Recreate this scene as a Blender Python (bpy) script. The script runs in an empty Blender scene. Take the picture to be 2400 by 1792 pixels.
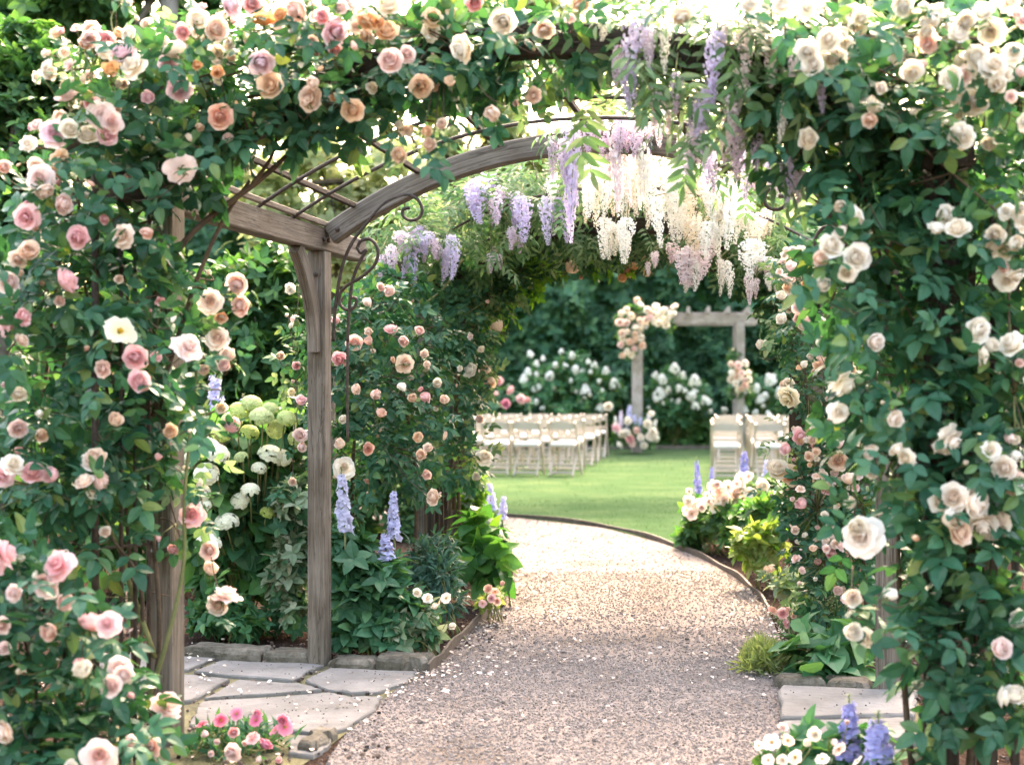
import bpy, math, numpy as np
from math import radians, sin, cos, pi
from mathutils import Vector, Quaternion, Matrix
rng = np.random.default_rng(11)
C = bpy.context.scene.collection
EYE, F, K = 1.4, 3333.0, 1.085
# the place was surveyed from the picture: a view direction and a distance give a point in metres
def PX(px, py, Z): return np.array([(px-1200)/F*Z, Z, EYE-(py-896)/F*Z])
def P(x, y, Z): return PX(x*K, y*K, Z)
def G(px, py, z=0.0):
    Z = (EYE-z)*F/(py-896); return np.array([(px-1200)/F*Z, Z, z])
def nrm(a):
    a = np.asarray(a, float); return a/np.maximum(np.linalg.norm(a, axis=-1, keepdims=True), 1e-9)
# ---------------------------------------------------------------- materials
def new_mat(name):
    m = bpy.data.materials.new(name); m.use_nodes = True
    nt = m.node_tree; nt.nodes.clear()
    return m, nt, nt.nodes, nt.links
def N(ns, kind, **kw):
    n = ns.new('ShaderNode'+kind)
    for k, v in kw.items(): setattr(n, k, v)
    return n
def ramp(ns, stops):
    r = N(ns, 'ValToRGB'); el = r.color_ramp.elements
    while len(el) < len(stops): el.new(0.5)
    for e, (p, c) in zip(el, stops): e.position = p; e.color = (*c, 1)
    return r
def leaf_mat(name, stops, trans=.3, rough=.42, tcol=None, spec=.22):
    m, nt, ns, L = new_mat(name)
    geo = N(ns, 'NewGeometry'); r = ramp(ns, stops)
    L.new(geo.outputs['Random Per Island'], r.inputs[0])
    tc = N(ns, 'TexCoord'); no = N(ns, 'TexNoise'); no.inputs['Scale'].default_value = 2.2
    no.inputs['Detail'].default_value = 2
    L.new(tc.outputs['Object'], no.inputs['Vector'])
    hs = N(ns, 'HueSaturation'); mr = N(ns, 'MapRange')
    mr.inputs[1].default_value = .3; mr.inputs[2].default_value = .7
    mr.inputs[3].default_value = .75; mr.inputs[4].default_value = 1.25
    L.new(no.outputs[0], mr.inputs[0]); L.new(mr.outputs[0], hs.inputs['Value']); L.new(r.outputs[0], hs.inputs['Color'])
    p = N(ns, 'BsdfPrincipled'); p.inputs['Roughness'].default_value = rough
    p.inputs['Specular IOR Level'].default_value = spec
    L.new(hs.outputs[0], p.inputs['Base Color'])
    t = N(ns, 'BsdfTranslucent'); mx = N(ns, 'MixRGB', blend_type='MULTIPLY'); mx.inputs[0].default_value = 1
    L.new(hs.outputs[0], mx.inputs[1]); mx.inputs[2].default_value = (*(tcol or (2.2, 2.3, .9)), 1)
    L.new(mx.outputs[0], t.inputs[0])
    s = N(ns, 'MixShader'); s.inputs[0].default_value = trans
    o = N(ns, 'OutputMaterial'); L.new(p.outputs[0], s.inputs[1]); L.new(t.outputs[0], s.inputs[2]); L.new(s.outputs[0], o.inputs[0])
    return m
def petal_mat(name, inner, outer, trans=.35):
    m, nt, ns, L = new_mat(name)
    at = N(ns, 'Attribute'); at.attribute_name = 't'
    r = ramp(ns, [(0.0, inner), (.55, tuple(.5*(a+b) for a, b in zip(inner, outer))), (1, outer)])
    L.new(at.outputs['Fac'], r.inputs[0])
    geo = N(ns, 'NewGeometry'); mr = N(ns, 'MapRange'); mr.inputs[3].default_value = .86; mr.inputs[4].default_value = 1.1
    L.new(geo.outputs['Random Per Island'], mr.inputs[0])
    hs = N(ns, 'HueSaturation'); L.new(mr.outputs[0], hs.inputs['Value']); L.new(r.outputs[0], hs.inputs['Color'])
    oi = N(ns, 'ObjectInfo'); m2 = N(ns, 'MapRange'); m2.inputs[3].default_value = .85; m2.inputs[4].default_value = 1.2
    L.new(oi.outputs['Random'], m2.inputs[0]); L.new(m2.outputs[0], hs.inputs['Saturation'])
    p = N(ns, 'BsdfPrincipled'); p.inputs['Roughness'].default_value = .6; p.inputs['Specular IOR Level'].default_value = .2
    L.new(hs.outputs[0], p.inputs['Base Color'])
    t = N(ns, 'BsdfTranslucent'); L.new(hs.outputs[0], t.inputs[0])
    s = N(ns, 'MixShader'); s.inputs[0].default_value = trans
    o = N(ns, 'OutputMaterial'); L.new(p.outputs[0], s.inputs[1]); L.new(t.outputs[0], s.inputs[2]); L.new(s.outputs[0], o.inputs[0])
    return m
def noise_mat(name, stops, scale=8, rough=.85, bump=.3, bscale=40, detail=6, coord='Object', dist=.02, spec=.3, stretch=None, attr=None):
    m, nt, ns, L = new_mat(name)
    if attr:
        tc = N(ns, 'Attribute'); tc.attribute_name = attr; src = tc.outputs['Vector']
    else:
        tc = N(ns, 'TexCoord'); src = tc.outputs[coord]
    if stretch:
        mp = N(ns, 'Mapping'); mp.inputs['Scale'].default_value = stretch; L.new(src, mp.inputs['Vector']); src = mp.outputs[0]
    n1 = N(ns, 'TexNoise'); n1.inputs['Scale'].default_value = scale; n1.inputs['Detail'].default_value = detail; n1.inputs['Roughness'].default_value = .65
    n2 = N(ns, 'TexNoise'); n2.inputs['Scale'].default_value = bscale; n2.inputs['Detail'].default_value = 5
    L.new(src, n1.inputs['Vector']); L.new(src, n2.inputs['Vector'])
    r = ramp(ns, stops); L.new(n1.outputs[0], r.inputs[0])
    p = N(ns, 'BsdfPrincipled'); p.inputs['Roughness'].default_value = rough; p.inputs['Specular IOR Level'].default_value = spec
    L.new(r.outputs[0], p.inputs['Base Color'])
    b = N(ns, 'Bump'); b.inputs['Strength'].default_value = bump; b.inputs['Distance'].default_value = dist
    L.new(n2.outputs[0], b.inputs['Height']); L.new(b.outputs[0], p.inputs['Normal'])
    o = N(ns, 'OutputMaterial'); L.new(p.outputs[0], o.inputs[0])
    return m
def wood_mat(name, dark, mid, light):
    m, nt, ns, L = new_mat(name)
    at = N(ns, 'Attribute'); at.attribute_name = 'grain'
    mp = N(ns, 'Mapping'); mp.inputs['Scale'].default_value = (1, 1, .035); L.new(at.outputs['Vector'], mp.inputs['Vector'])
    n1 = N(ns, 'TexNoise'); n1.inputs['Scale'].default_value = 95; n1.inputs['Detail'].default_value = 7; n1.inputs['Roughness'].default_value = .7
    n1.inputs['Distortion'].default_value = .6
    n2 = N(ns, 'TexNoise'); n2.inputs['Scale'].default_value = 5; n2.inputs['Detail'].default_value = 3
    L.new(mp.outputs[0], n1.inputs['Vector']); L.new(at.outputs['Vector'], n2.inputs['Vector'])
    r = ramp(ns, [(.32, dark), (.5, mid), (.68, light)]); L.new(n1.outputs[0], r.inputs[0])
    r2 = ramp(ns, [(.3, (.7, .66, .6)), (.7, (1.15, 1.15, 1.15))]); L.new(n2.outputs[0], r2.inputs[0])
    mx = N(ns, 'MixRGB', blend_type='MULTIPLY'); mx.inputs[0].default_value = 1
    L.new(r.outputs[0], mx.inputs[1]); L.new(r2.outputs[0], mx.inputs[2])
    mp3 = N(ns, 'Mapping'); mp3.inputs['Scale'].default_value = (1, 1, .06); L.new(at.outputs['Vector'], mp3.inputs['Vector'])
    n3 = N(ns, 'TexNoise'); n3.inputs['Scale'].default_value = 26; n3.inputs['Detail'].default_value = 4; n3.inputs['Distortion'].default_value = 1.2; L.new(mp3.outputs[0], n3.inputs['Vector'])
    r3 = ramp(ns, [(0, (1, 1, 1)), (.485, (1, 1, 1)), (.5, (.38, .34, .30)), (.515, (1, 1, 1)), (1, (1, 1, 1))]); L.new(n3.outputs[0], r3.inputs[0])
    v3 = N(ns, 'TexVoronoi'); v3.inputs['Scale'].default_value = 4.5; L.new(at.outputs['Vector'], v3.inputs['Vector'])
    r4 = ramp(ns, [(0, (.35, .3, .25)), (.05, (.5, .45, .4)), (.08, (1, 1, 1)), (1, (1, 1, 1))]); L.new(v3.outputs['Distance'], r4.inputs[0])
    for q in (r3, r4):
        m3 = N(ns, 'MixRGB', blend_type='MULTIPLY'); m3.inputs[0].default_value = .85; L.new(mx.outputs[0], m3.inputs[1]); L.new(q.outputs[0], m3.inputs[2]); mx = m3
    p = N(ns, 'BsdfPrincipled'); p.inputs['Roughness'].default_value = .8; p.inputs['Specular IOR Level'].default_value = .25
    L.new(mx.outputs[0], p.inputs['Base Color'])
    b = N(ns, 'Bump'); b.inputs['Strength'].default_value = .5; b.inputs['Distance'].default_value = .006
    L.new(n1.outputs[0], b.inputs['Height']); L.new(b.outputs[0], p.inputs['Normal'])
    o = N(ns, 'OutputMaterial'); L.new(p.outputs[0], o.inputs[0])
    return m
M = {}
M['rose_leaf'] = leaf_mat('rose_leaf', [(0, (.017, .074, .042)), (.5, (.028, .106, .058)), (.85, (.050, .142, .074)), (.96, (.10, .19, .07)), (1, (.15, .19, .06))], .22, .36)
M['rose_leaf_lit'] = leaf_mat('sunlit_rose_leaf', [(0, (.07, .15, .065)), (.6, (.13, .22, .10)), (1, (.28, .34, .18))], .40, .45, (1.4, 1.45, 1.0))  # paler copy of rose_leaf for fringe growth, sunlight painted into its colour
M['mid_leaf'] = leaf_mat('glossy_leaf', [(0, (.028, .085, .035)), (.6, (.048, .13, .052)), (1, (.11, .21, .065))], .3, .4)
M['wisteria_leaf'] = leaf_mat('wisteria_leaf', [(0, (.065, .15, .06)), (.6, (.115, .21, .095)), (1, (.25, .33, .18))], .40, .45, (1.3, 1.4, 1.0))
M['hedge_leaf'] = leaf_mat('hedge_leaf', [(0, (.020, .075, .042)), (.6, (.036, .115, .058)), (1, (.07, .165, .07))], .2, .5)
M['low_hedge_leaf'] = leaf_mat('low_hedge_leaf', [(0, (.025, .085, .03)), (1, (.07, .18, .05))], .25, .5)
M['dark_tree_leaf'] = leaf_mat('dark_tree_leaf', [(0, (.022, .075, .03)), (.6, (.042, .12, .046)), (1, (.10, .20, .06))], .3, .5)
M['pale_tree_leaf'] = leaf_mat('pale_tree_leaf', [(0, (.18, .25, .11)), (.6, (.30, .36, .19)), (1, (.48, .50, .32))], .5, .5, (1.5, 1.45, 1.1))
M['hydrangea_leaf'] = leaf_mat('hydrangea_leaf', [(0, (.030, .115, .055)), (.7, (.058, .17, .075)), (1, (.13, .25, .09))], .25, .45)
M['perennial_leaf'] = leaf_mat('perennial_leaf', [(0, (.025, .095, .05)), (.7, (.045, .14, .07)), (1, (.09, .21, .09))], .25, .45)
M['blue_leaf'] = leaf_mat('blue_green_leaf', [(0, (.03, .09, .065)), (1, (.07, .16, .115))], .2, .5)
M['pale_leaf'] = leaf_mat('variegated_leaf', [(0, (.10, .19, .10)), (.6, (.22, .30, .19)), (1, (.48, .50, .36))], .3, .5, (1.3, 1.4, .9))
M['lime_leaf'] = leaf_mat('lime_leaf', [(0, (.15, .26, .06)), (.6, (.28, .38, .12)), (1, (.44, .50, .22))], .4, .5, (1.2, 1.2, .5))
M['hosta_leaf'] = leaf_mat('hosta_leaf', [(0, (.03, .12, .04)), (1, (.08, .22, .055))], .3, .4)
M['feather_leaf'] = leaf_mat('feathery_leaf', [(0, (.15, .20, .09)), (1, (.30, .33, .17))], .4, .6)
M['bright_leaf'] = leaf_mat('bright_leaf', [(0, (.05, .16, .03)), (1, (.16, .32, .05))], .45, .45)
M['grass'] = leaf_mat('grass_blade', [(0, (.036, .080, .029)), (1, (.066, .108, .042))], .2, .9, (1.5, 1.7, .9), 0)
M['silver'] = leaf_mat('silver_plume', [(0, (.24, .27, .30)), (1, (.42, .44, .48))], .3, .7, (1, 1, 1))
M['stalk'] = noise_mat('green_stalk', [(.3, (.06, .12, .03)), (.7, (.12, .18, .05))], 20, .6)
M['cane'] = noise_mat('old_cane', [(.3, (.045, .030, .020)), (.7, (.12, .085, .055))], 14, .85, .5, 60)
M['green_cane'] = noise_mat('green_cane', [(.3, (.10, .12, .04)), (.7, (.20, .20, .08))], 14, .7, .3, 60)
M['bark'] = noise_mat('tree_bark', [(.3, (.12, .115, .11)), (.7, (.30, .29, .28))], 6, .9, .8, 18)
M['dark_bark'] = noise_mat('dark_bark', [(.3, (.05, .04, .03)), (.7, (.13, .11, .085))], 6, .9, .8, 18)
M['wood'] = wood_mat('weathered_cedar', (.07, .058, .046), (.15, .129, .106), (.225, .198, .168))
M['wood_dark'] = wood_mat('dark_timber', (.022, .016, .012), (.045, .034, .026), (.08, .064, .05))
M['wood_pale'] = wood_mat('bleached_timber', (.20, .182, .165), (.29, .268, .245), (.37, .345, .315))
M['iron'] = noise_mat('rusty_iron', [(.35, (.030, .021, .016)), (.7, (.085, .058, .042))], 30, .65, .4, 120, spec=.4)
M['edging'] = noise_mat('steel_edging', [(.3, (.045, .036, .029)), (.7, (.115, .092, .075))], 12, .7, .3, 60)
M['chair'] = noise_mat('cream_paint', [(.3, (.38, .325, .275)), (.7, (.43, .375, .32))], 5, .45, .05, 60)
M['pad'] = noise_mat('white_pad', [(.3, (.68, .66, .63)), (.7, (.74, .72, .69))], 5, .6, .05, 60)
M['stone'] = noise_mat('edging_stone', [(.3, (.06, .055, .042)), (.5, (.12, .108, .085)), (.7, (.22, .195, .16))], 9, 1.0, 1.0, 25, spec=.05)
M['flag'] = noise_mat('flagstone', [(.28, (.10, .096, .088)), (.42, (.155, .149, .138)), (.58, (.195, .188, .176)), (.75, (.25, .242, .228))], 3.2, .95, .5, 26, 10, spec=.08)
M['flagdark'] = noise_mat('joint_moss', [(.3, (.06, .055, .035)), (.7, (.16, .15, .07))], 9, .95, .6, 50)
M['mulch'] = noise_mat('bark_mulch', [(.3, (.022, .015, .012)), (.7, (.085, .058, .045))], 35, 1.0, 1.0, 60, dist=.03, spec=0)
M['lawn'] = noise_mat('mown_lawn', [(.28, (.038, .076, .033)), (.5, (.052, .092, .041)), (.72, (.088, .122, .056))], 1.1, 1.0, .6, 90, 9, dist=.02, spec=0)
M['yellow'] = petal_mat('stamens', (.75, .5, .08), (.75, .5, .08))
COL = {  # inner, outer
 'blush': ((.92, .60, .52), (.93, .74, .66)), 'pink': ((.86, .35, .37), (.91, .57, .55)), 'coral': ((.90, .44, .31), (.92, .63, .49)),
 'apricot': ((.91, .54, .28), (.92, .70, .46)), 'peach': ((.90, .58, .42), (.91, .74, .58)), 'cream': ((.93, .77, .57), (.93, .86, .73)),
 'white': ((.93, .79, .61), (.93, .88, .77)), 'mauve': ((.84, .52, .58), (.90, .68, .70)), 'orange': ((.86, .42, .16), (.89, .60, .32)),
 'rosepink': ((.70, .10, .22), (.80, .34, .44)), 'ivory': ((.94, .73, .58), (.94, .85, .74)), 'yellowish': ((.84, .68, .30), (.88, .80, .56)),
 'lavender': ((.49, .40, .66), (.75, .68, .84)), 'lilac': ((.58, .42, .58), (.82, .72, .80)), 'creamlilac': ((.85, .81, .73), (.91, .89, .82)),
 'pinklilac': ((.74, .56, .60), (.88, .80, .80)), 'hydrangea': ((.60, .66, .38), (.84, .84, .66)), 'lime_hyd': ((.36, .50, .14), (.62, .70, .30)),
 'blue': ((.24, .24, .50), (.43, .44, .72)), 'paleblue': ((.34, .35, .60), (.55, .56, .77)), 'farwhite': ((.70, .72, .58), (.86, .86, .78)),
}
for k, (a, b) in COL.items():
    if k == 'rosepink': a, b = a, tuple(1.0*x for x in b)
    elif k not in ('orange', 'blue', 'lime_hyd'): q_ = .6 if k in ('cream', 'white', 'blush', 'peach', 'ivory', 'yellowish') else .38; a = tuple(q_*x+(1-q_)*y for x, y in zip(a, b)); b = tuple(.75*y+.25*.92 for y in b)
    M['p_'+k] = petal_mat('petal_'+k, a, tuple(min(.95, x*1.03) for x in b), .42)
# ---------------------------------------------------------------- mesh builder
class MB:
    def __init__(s): s.V, s.Fc, s.A, s.n = [], [], [], 0
    def add(s, v, f, mi=0, a=None):
        v = np.asarray(v, float).reshape(-1, 3)
        if isinstance(f, np.ndarray): s.Fc.append((f+s.n, mi))
        else:
            by = {}
            for q in f: by.setdefault(len(q), []).append(q)
            for q in by.values(): s.Fc.append((np.array(q)+s.n, mi))
        s.V.append(v); s.n += len(v)
        s.A.append(np.zeros(len(v)) if a is None else np.broadcast_to(np.asarray(a, float), (len(v),) if np.ndim(a) < 2 else np.shape(a)))
    def mesh(s, name, mats, base=(0, 0, 0), smooth=False, attr=None):
        me = bpy.data.meshes.new(name)
        V = np.concatenate(s.V)-np.asarray(base, float)
        me.vertices.add(len(V)); me.vertices.foreach_set('co', V.ravel())
        lv = np.concatenate([f.ravel() for f, _ in s.Fc]); tot = np.concatenate([np.full(len(f), f.shape[1]) for f, _ in s.Fc])
        mi = np.concatenate([np.full(len(f), m) for f, m in s.Fc])
        me.loops.add(len(lv)); me.loops.foreach_set('vertex_index', lv.astype(np.int32))
        me.polygons.add(len(tot)); st = np.concatenate([[0], np.cumsum(tot)[:-1]])
        me.polygons.foreach_set('loop_start', st.astype(np.int32)); me.polygons.foreach_set('loop_total', tot.astype(np.int32))
        me.polygons.foreach_set('material_index', mi.astype(np.int32))
        me.polygons.foreach_set('use_smooth', np.full(len(tot), smooth))
        for m in mats: me.materials.append(m)
        if attr == 'grain':
            at = me.attributes.new('grain', 'FLOAT_VECTOR', 'POINT'); at.data.foreach_set('vector', np.concatenate(s.A).astype(np.float32).ravel())
        elif attr == 't':
            at = me.attributes.new('t', 'FLOAT', 'POINT'); at.data.foreach_set('value', np.concatenate(s.A).astype(np.float32).ravel())
        me.update(calc_edges=True); me.validate()
        return me
    def build(s, name, mats, parent=None, base=None, smooth=False, attr=None):
        if base is None: base = np.array(parent.location) if parent is not None else np.zeros(3)
        o = bpy.data.objects.new(name, s.mesh(name, mats, base, smooth, attr)); C.objects.link(o)
        if parent is not None: o.parent = parent
        else: o.location = base
        return o
def tag(o, label=None, cat=None, group=None, kind=None):
    if label: o['label'] = label
    if cat: o['category'] = cat
    if group: o['group'] = group
    if kind: o['kind'] = kind
    return o
def thing(name, label, cat, base, group=None):
    o = bpy.data.objects.new(name, None); C.objects.link(o); o.location = [float(x) for x in base]; o.empty_display_size = .1
    return tag(o, label, cat, group)
def copy_tree(o, parent=None):
    c = o.copy(); C.objects.link(c); c.parent = parent
    for ch in o.children: copy_tree(ch, c)
    return c
def spline(pts, n=8):
    p = np.asarray(pts, float)
    if len(p) < 3:
        return np.array([p[0]+(p[1]-p[0])*t for t in np.linspace(0, 1, n+1)])
    q = np.vstack([2*p[0]-p[1], p, 2*p[-1]-p[-2]]); out = []
    for i in range(1, len(q)-2):
        for t in np.linspace(0, 1, n, endpoint=False):
            a, b, c, d = q[i-1], q[i], q[i+1], q[i+2]
            out.append(.5*((2*b)+(c-a)*t+(2*a-5*b+4*c-d)*t*t+(-a+3*b-3*c+d)*t**3))
    out.append(p[-1]); return np.array(out)
def tube(mb, pts, r, k=6, mi=0, a=None):
    p = np.asarray(pts, float); n = len(p); r = np.broadcast_to(np.asarray(r, float), (n,))
    tg = nrm(np.gradient(p, axis=0)); ref = np.array([0, 0, 1.]) if abs(tg[0][2]) < .9 else np.array([1., 0, 0])
    side = nrm(np.cross(tg[0], ref)); V = []
    for i in range(n):
        side = nrm(side-tg[i]*np.dot(side, tg[i])); up = np.cross(tg[i], side)
        for j in range(k):
            an = 2*pi*j/k; V.append(p[i]+r[i]*(side*cos(an)+up*sin(an)))
    f = [[i*k+j, i*k+(j+1) % k, (i+1)*k+(j+1) % k, (i+1)*k+j] for i in range(n-1) for j in range(k)]
    f += [list(range(k))[::-1], [(n-1)*k+j for j in range(k)]]
    mb.add(V, f, mi, a)
def sweep(mb, pts, up, w, h, ch=.006, taper=None):
    """chamfered rectangular timber along pts: w across, h along up; carries the grain attribute"""
    p = np.asarray(pts, float); n = len(p); tg = nrm(np.gradient(p, axis=0)); V, A, L = [], [], 0
    seed = rng.uniform(0, 9, 3)
    for i in range(n):
        if i: L += np.linalg.norm(p[i]-p[i-1])
        u = np.asarray(up[i] if np.ndim(up) == 2 else up, float); u = nrm(u-tg[i]*np.dot(u, tg[i])); s = np.cross(tg[i], u)
        hw, hh = w/2, h/2
        for x, y in ((-hw+ch, -hh), (hw-ch, -hh), (hw, -hh+ch), (hw, hh-ch), (hw-ch, hh), (-hw+ch, hh), (-hw, hh-ch), (-hw, -hh+ch)):
            V.append(p[i]+s*x+u*y); A.append((x+seed[0], y+seed[1], L+seed[2]))
    f = [[i*8+j, i*8+(j+1) % 8, (i+1)*8+(j+1) % 8, (i+1)*8+j] for i in range(n-1) for j in range(8)]
    f += [list(range(8))[::-1], [(n-1)*8+j for j in range(8)]]
    mb.add(V, f, 0, np.array(A))
def timber(name, pts, up, w, h, mat, parent, ch=.006):
    mb = MB(); sweep(mb, pts, up, w, h, ch); return mb.build(name, [mat], parent, attr='grain')
def rod(name, pts, r, mat, parent, k=8):
    mb = MB(); tube(mb, pts, r, k); return mb.build(name, [mat], parent, smooth=True)
def box(mb, c, s, mi=0, rz=0.0, ch=0.0):
    x, y, z = np.asarray(s, float)/2; V = np.array([(a*x, b*y, d*z) for d in (-1, 1) for a, b in ((-1, -1), (1, -1), (1, 1), (-1, 1))])
    R = np.array([[cos(rz), -sin(rz), 0], [sin(rz), cos(rz), 0], [0, 0, 1]])
    mb.add(V@R.T+np.asarray(c, float), [[3, 2, 1, 0], [4, 5, 6, 7], [0, 1, 5, 4], [1, 2, 6, 5], [2, 3, 7, 6], [3, 0, 4, 7]], mi)
# ---------------------------------------------------------------- leaves
def leaf_t(w=.55, fold=.12, droop=.18, wide=.42):
    V = np.array([(0, 0, 0), (0, .5, .03), (0, 1, -droop), (-w*.42, .26, fold*.8), (-w*.40, .66, fold*.6-droop*.3), (w*.42, .26, fold*.8), (w*.40, .66, fold*.6-droop*.3)])
    V[:, 1] -= 0
    f = np.array([[0, 1, 3], [1, 4, 3], [1, 2, 4], [0, 5, 1], [1, 5, 6], [1, 6, 2]]); return V, f
def merge(parts):
    V, Fs, n = [], [], 0
    for v, f in parts: V.append(v); Fs.append(f+n); n += len(v)
    return np.vstack(V), np.vstack(Fs)
def xf(t, pos, ang, size, tilt=0.0):
    v, f = t; R = np.array([[cos(ang), -sin(ang), 0], [sin(ang), cos(ang), 0], [0, 0, 1]])
    T = np.array([[1, 0, 0], [0, cos(tilt), -sin(tilt)], [0, sin(tilt), cos(tilt)]])
    return (v@T.T@R.T)*size+np.asarray(pos, float), f
def leaf_f(w=.55, fold=.12, droop=.18, st=((.09, .50), (.34, 1.0), (.62, .86), (.85, .46))):
    mid = [(0, y, .03*sin(pi*y)-droop*y*y) for y in (0, .3, .62, 1)]; V = list(mid)
    for s in (-1, 1):
        for y, k in st: V.append((s*w*.44*k, y, fold*k*.8-droop*y*y))
    f = []
    for s, o in ((-1, 4), (1, 8)):
        q = [(0, 1, o), (1, o+1, o), (1, 2, o+1), (2, o+2, o+1), (2, 3, o+2), (3, o+3, o+2)]; f += [t if s < 0 else t[::-1] for t in q]
    return np.array(V), np.array(f)
LF = leaf_f(.66); LN = leaf_f(.32, .06, .25); LH = leaf_f(1.0, .12, .3, ((.02, .72), (.28, 1.0), (.58, .84), (.82, .44)))
T_ROSE = merge([xf(LF, (0, .58, -.02), 0, .44, -.1), xf(LF, (0, .5, 0), 1.05, .38), xf(LF, (0, .5, 0), -1.05, .38), xf(LF, (0, .22, 0), 1.2, .32), xf(LF, (0, .22, 0), -1.2, .32)])
T_WIST = merge([xf(LN, (0, .8-.02, -.12), 0, .3, -.4)]+[xf(LN, (0, y, -.12*y*y), s*1.0, .3, -.2) for y in (.15, .35, .55, .75) for s in (1, -1)])
T_LEAF = LF; T_LANCE = leaf_t(.26, .04, .3); T_HEART = LH
T_CLUMP = merge([xf(LF, (0, 0, 0), a, .75, t) for a, t in ((0, .3), (1.3, -.1), (2.5, .4), (3.8, 0), (5.1, .25))])
T_BLADE = (np.array([(-.06, 0, 0), (.06, 0, 0), (0, .6, .12), (0, 1, -.05)])*np.array([1, 1, 1]), np.array([[0, 1, 2], [0, 2, 3]]))
def scatter(mb, T, pos, d, n, size, mi=0, a=None):
    v, f = T; pos = np.atleast_2d(pos); m = len(pos)
    if m == 0: return
    y = nrm(d); z = nrm(n - y*np.sum(n*y, 1, keepdims=True)); x = np.cross(y, z); s = np.broadcast_to(size, (m,))[:, None, None]
    W = pos[:, None, :]+s*(v[None, :, 0, None]*x[:, None, :]+v[None, :, 1, None]*y[:, None, :]+v[None, :, 2, None]*z[:, None, :])
    Fx = (f[None]+(np.arange(m)*len(v))[:, None, None]).reshape(-1, f.shape[1])
    mb.add(W.reshape(-1, 3), Fx, mi, a)
def bl(L):  # (x, y, distance, half width, half height, half depth in m[, density]) -> centre, radii, density
    out = []
    for q in L:
        x, y, Z, rx, ry, rz = q[:6]; s = K/F*Z
        out.append((P(x, y, Z), np.array([rx*s, rz, ry*s]), q[6] if len(q) > 6 else 1.0))
    return out
def area(R): a, b, c = R; return 4*pi*(((a*b)**1.6+(a*c)**1.6+(b*c)**1.6)/3)**(1/1.6)
def cloud(mb, blobs, T, size, dens, up=.5, droop=.35, shell=.45, zmin=.02, jit=.25, mi=0):
    """dens = sprigs per m2 of blob surface"""
    for c, R, k in blobs:
        m = max(3, int(area(R)*dens*k)); u = nrm(rng.normal(size=(m, 3))); r = rng.uniform(shell, 1.0, m)[:, None]
        # uneven surface
        w = .80+.24*np.sin(u[:, :1]*5+c[0]*3)*np.sin(u[:, 2:]*6+c[2]*5+c[1])
        p = c+u*r*R*w; keep = p[:, 2] > zmin; p, uu = p[keep], u[keep]; m = len(p)
        if not m: continue
        out = nrm(uu/R); d = nrm(out+rng.normal(size=(m, 3))*.55+np.array([0, 0, -droop]))
        n = nrm(out*.6+np.array([0, 0, up])+rng.normal(size=(m, 3))*.32)
        scatter(mb, T, p, d, n, size*rng.uniform(1-jit, 1+jit, m), mi)
# ---------------------------------------------------------------- flowers
def petal_grid(phi0, r0, z0, Lp, W, a0, a1, t0, t1, ruff=.03, ns=5, nw=5):
    s = np.linspace(0, 1, ns); ang = np.radians(a0+(a1-a0)*s); ds = Lp/(ns-1)
    rad = r0+np.concatenate([[0], np.cumsum(np.cos((ang[1:]+ang[:-1])/2)*ds)]); zz = z0+np.concatenate([[0], np.cumsum(np.sin((ang[1:]+ang[:-1])/2)*ds)])
    prof = np.array([.35, .72, .96, 1.0, .72])[:ns] if ns == 5 else np.sin(pi*(.12+.7*s))
    V, T = [], []; wv = np.linspace(-1, 1, nw); ph = rng.uniform(0, 6)
    for i in range(ns):
        for w in wv:
            lift = 0 if i < ns-1 else -.16*Lp*w*w
            rr = rad[i]+(ruff*sin(3*w+ph)*s[i] if i else 0); an = phi0+w*W*prof[i]/max(rr, .12)*.9
            V.append((rr*cos(an), rr*sin(an), zz[i]+lift+ruff*sin(4*w+ph*2)*s[i])); T.append(t0+(t1-t0)*s[i])
    f = [[i*nw+j, i*nw+j+1, (i+1)*nw+j+1, (i+1)*nw+j] for i in range(ns-1) for j in range(nw-1)]
    return np.array(V), f, np.array(T)
RINGS = {
 'full': [(6, .05, .47, .40, 8, 58, .8, 1), (6, .05, .47, .38, 26, 84, .62, .98), (6, .05, .45, .31, 42, 100, .45, .9), (6, .04, .43, .23, 56, 110, .3, .75), (6, .03, .40, .16, 64, 114, .15, .55), (5, .02, .36, .11, 74, 112, .05, .4), (3, .01, .33, .07, 84, 108, 0, .25)],
 'half': [(5, .05, .50, .38, 30, 88, .7, 1), (5, .05, .50, .34, 48, 104, .5, .9), (5, .03, .46, .25, 60, 106, .3, .7), (4, .02, .42, .16, 74, 106, .1, .5), (3, .01, .38, .08, 84, 104, 0, .3)],
 'bud': [(4, .06, .62, .26, 60, 108, .5, .9), (4, .04, .66, .18, 70, 104, .3, .7), (3, .01, .7, .08, 84, 98, .1, .4)],
 'open5': [(5, .03, .50, .40, 18, 8, .35, 1)],
 'loose': [(6, .04, .50, .38, -14, 22, .85, 1), (6, .05, .46, .36, 14, 58, .65, 1), (6, .04, .42, .28, 36, 88, .4, .85), (6, .03, .38, .19, 54, 106, .2, .6), (5, .02, .34, .12, 68, 110, .05, .4), (3, .01, .31, .07, 82, 108, 0, .3)],
}
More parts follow.
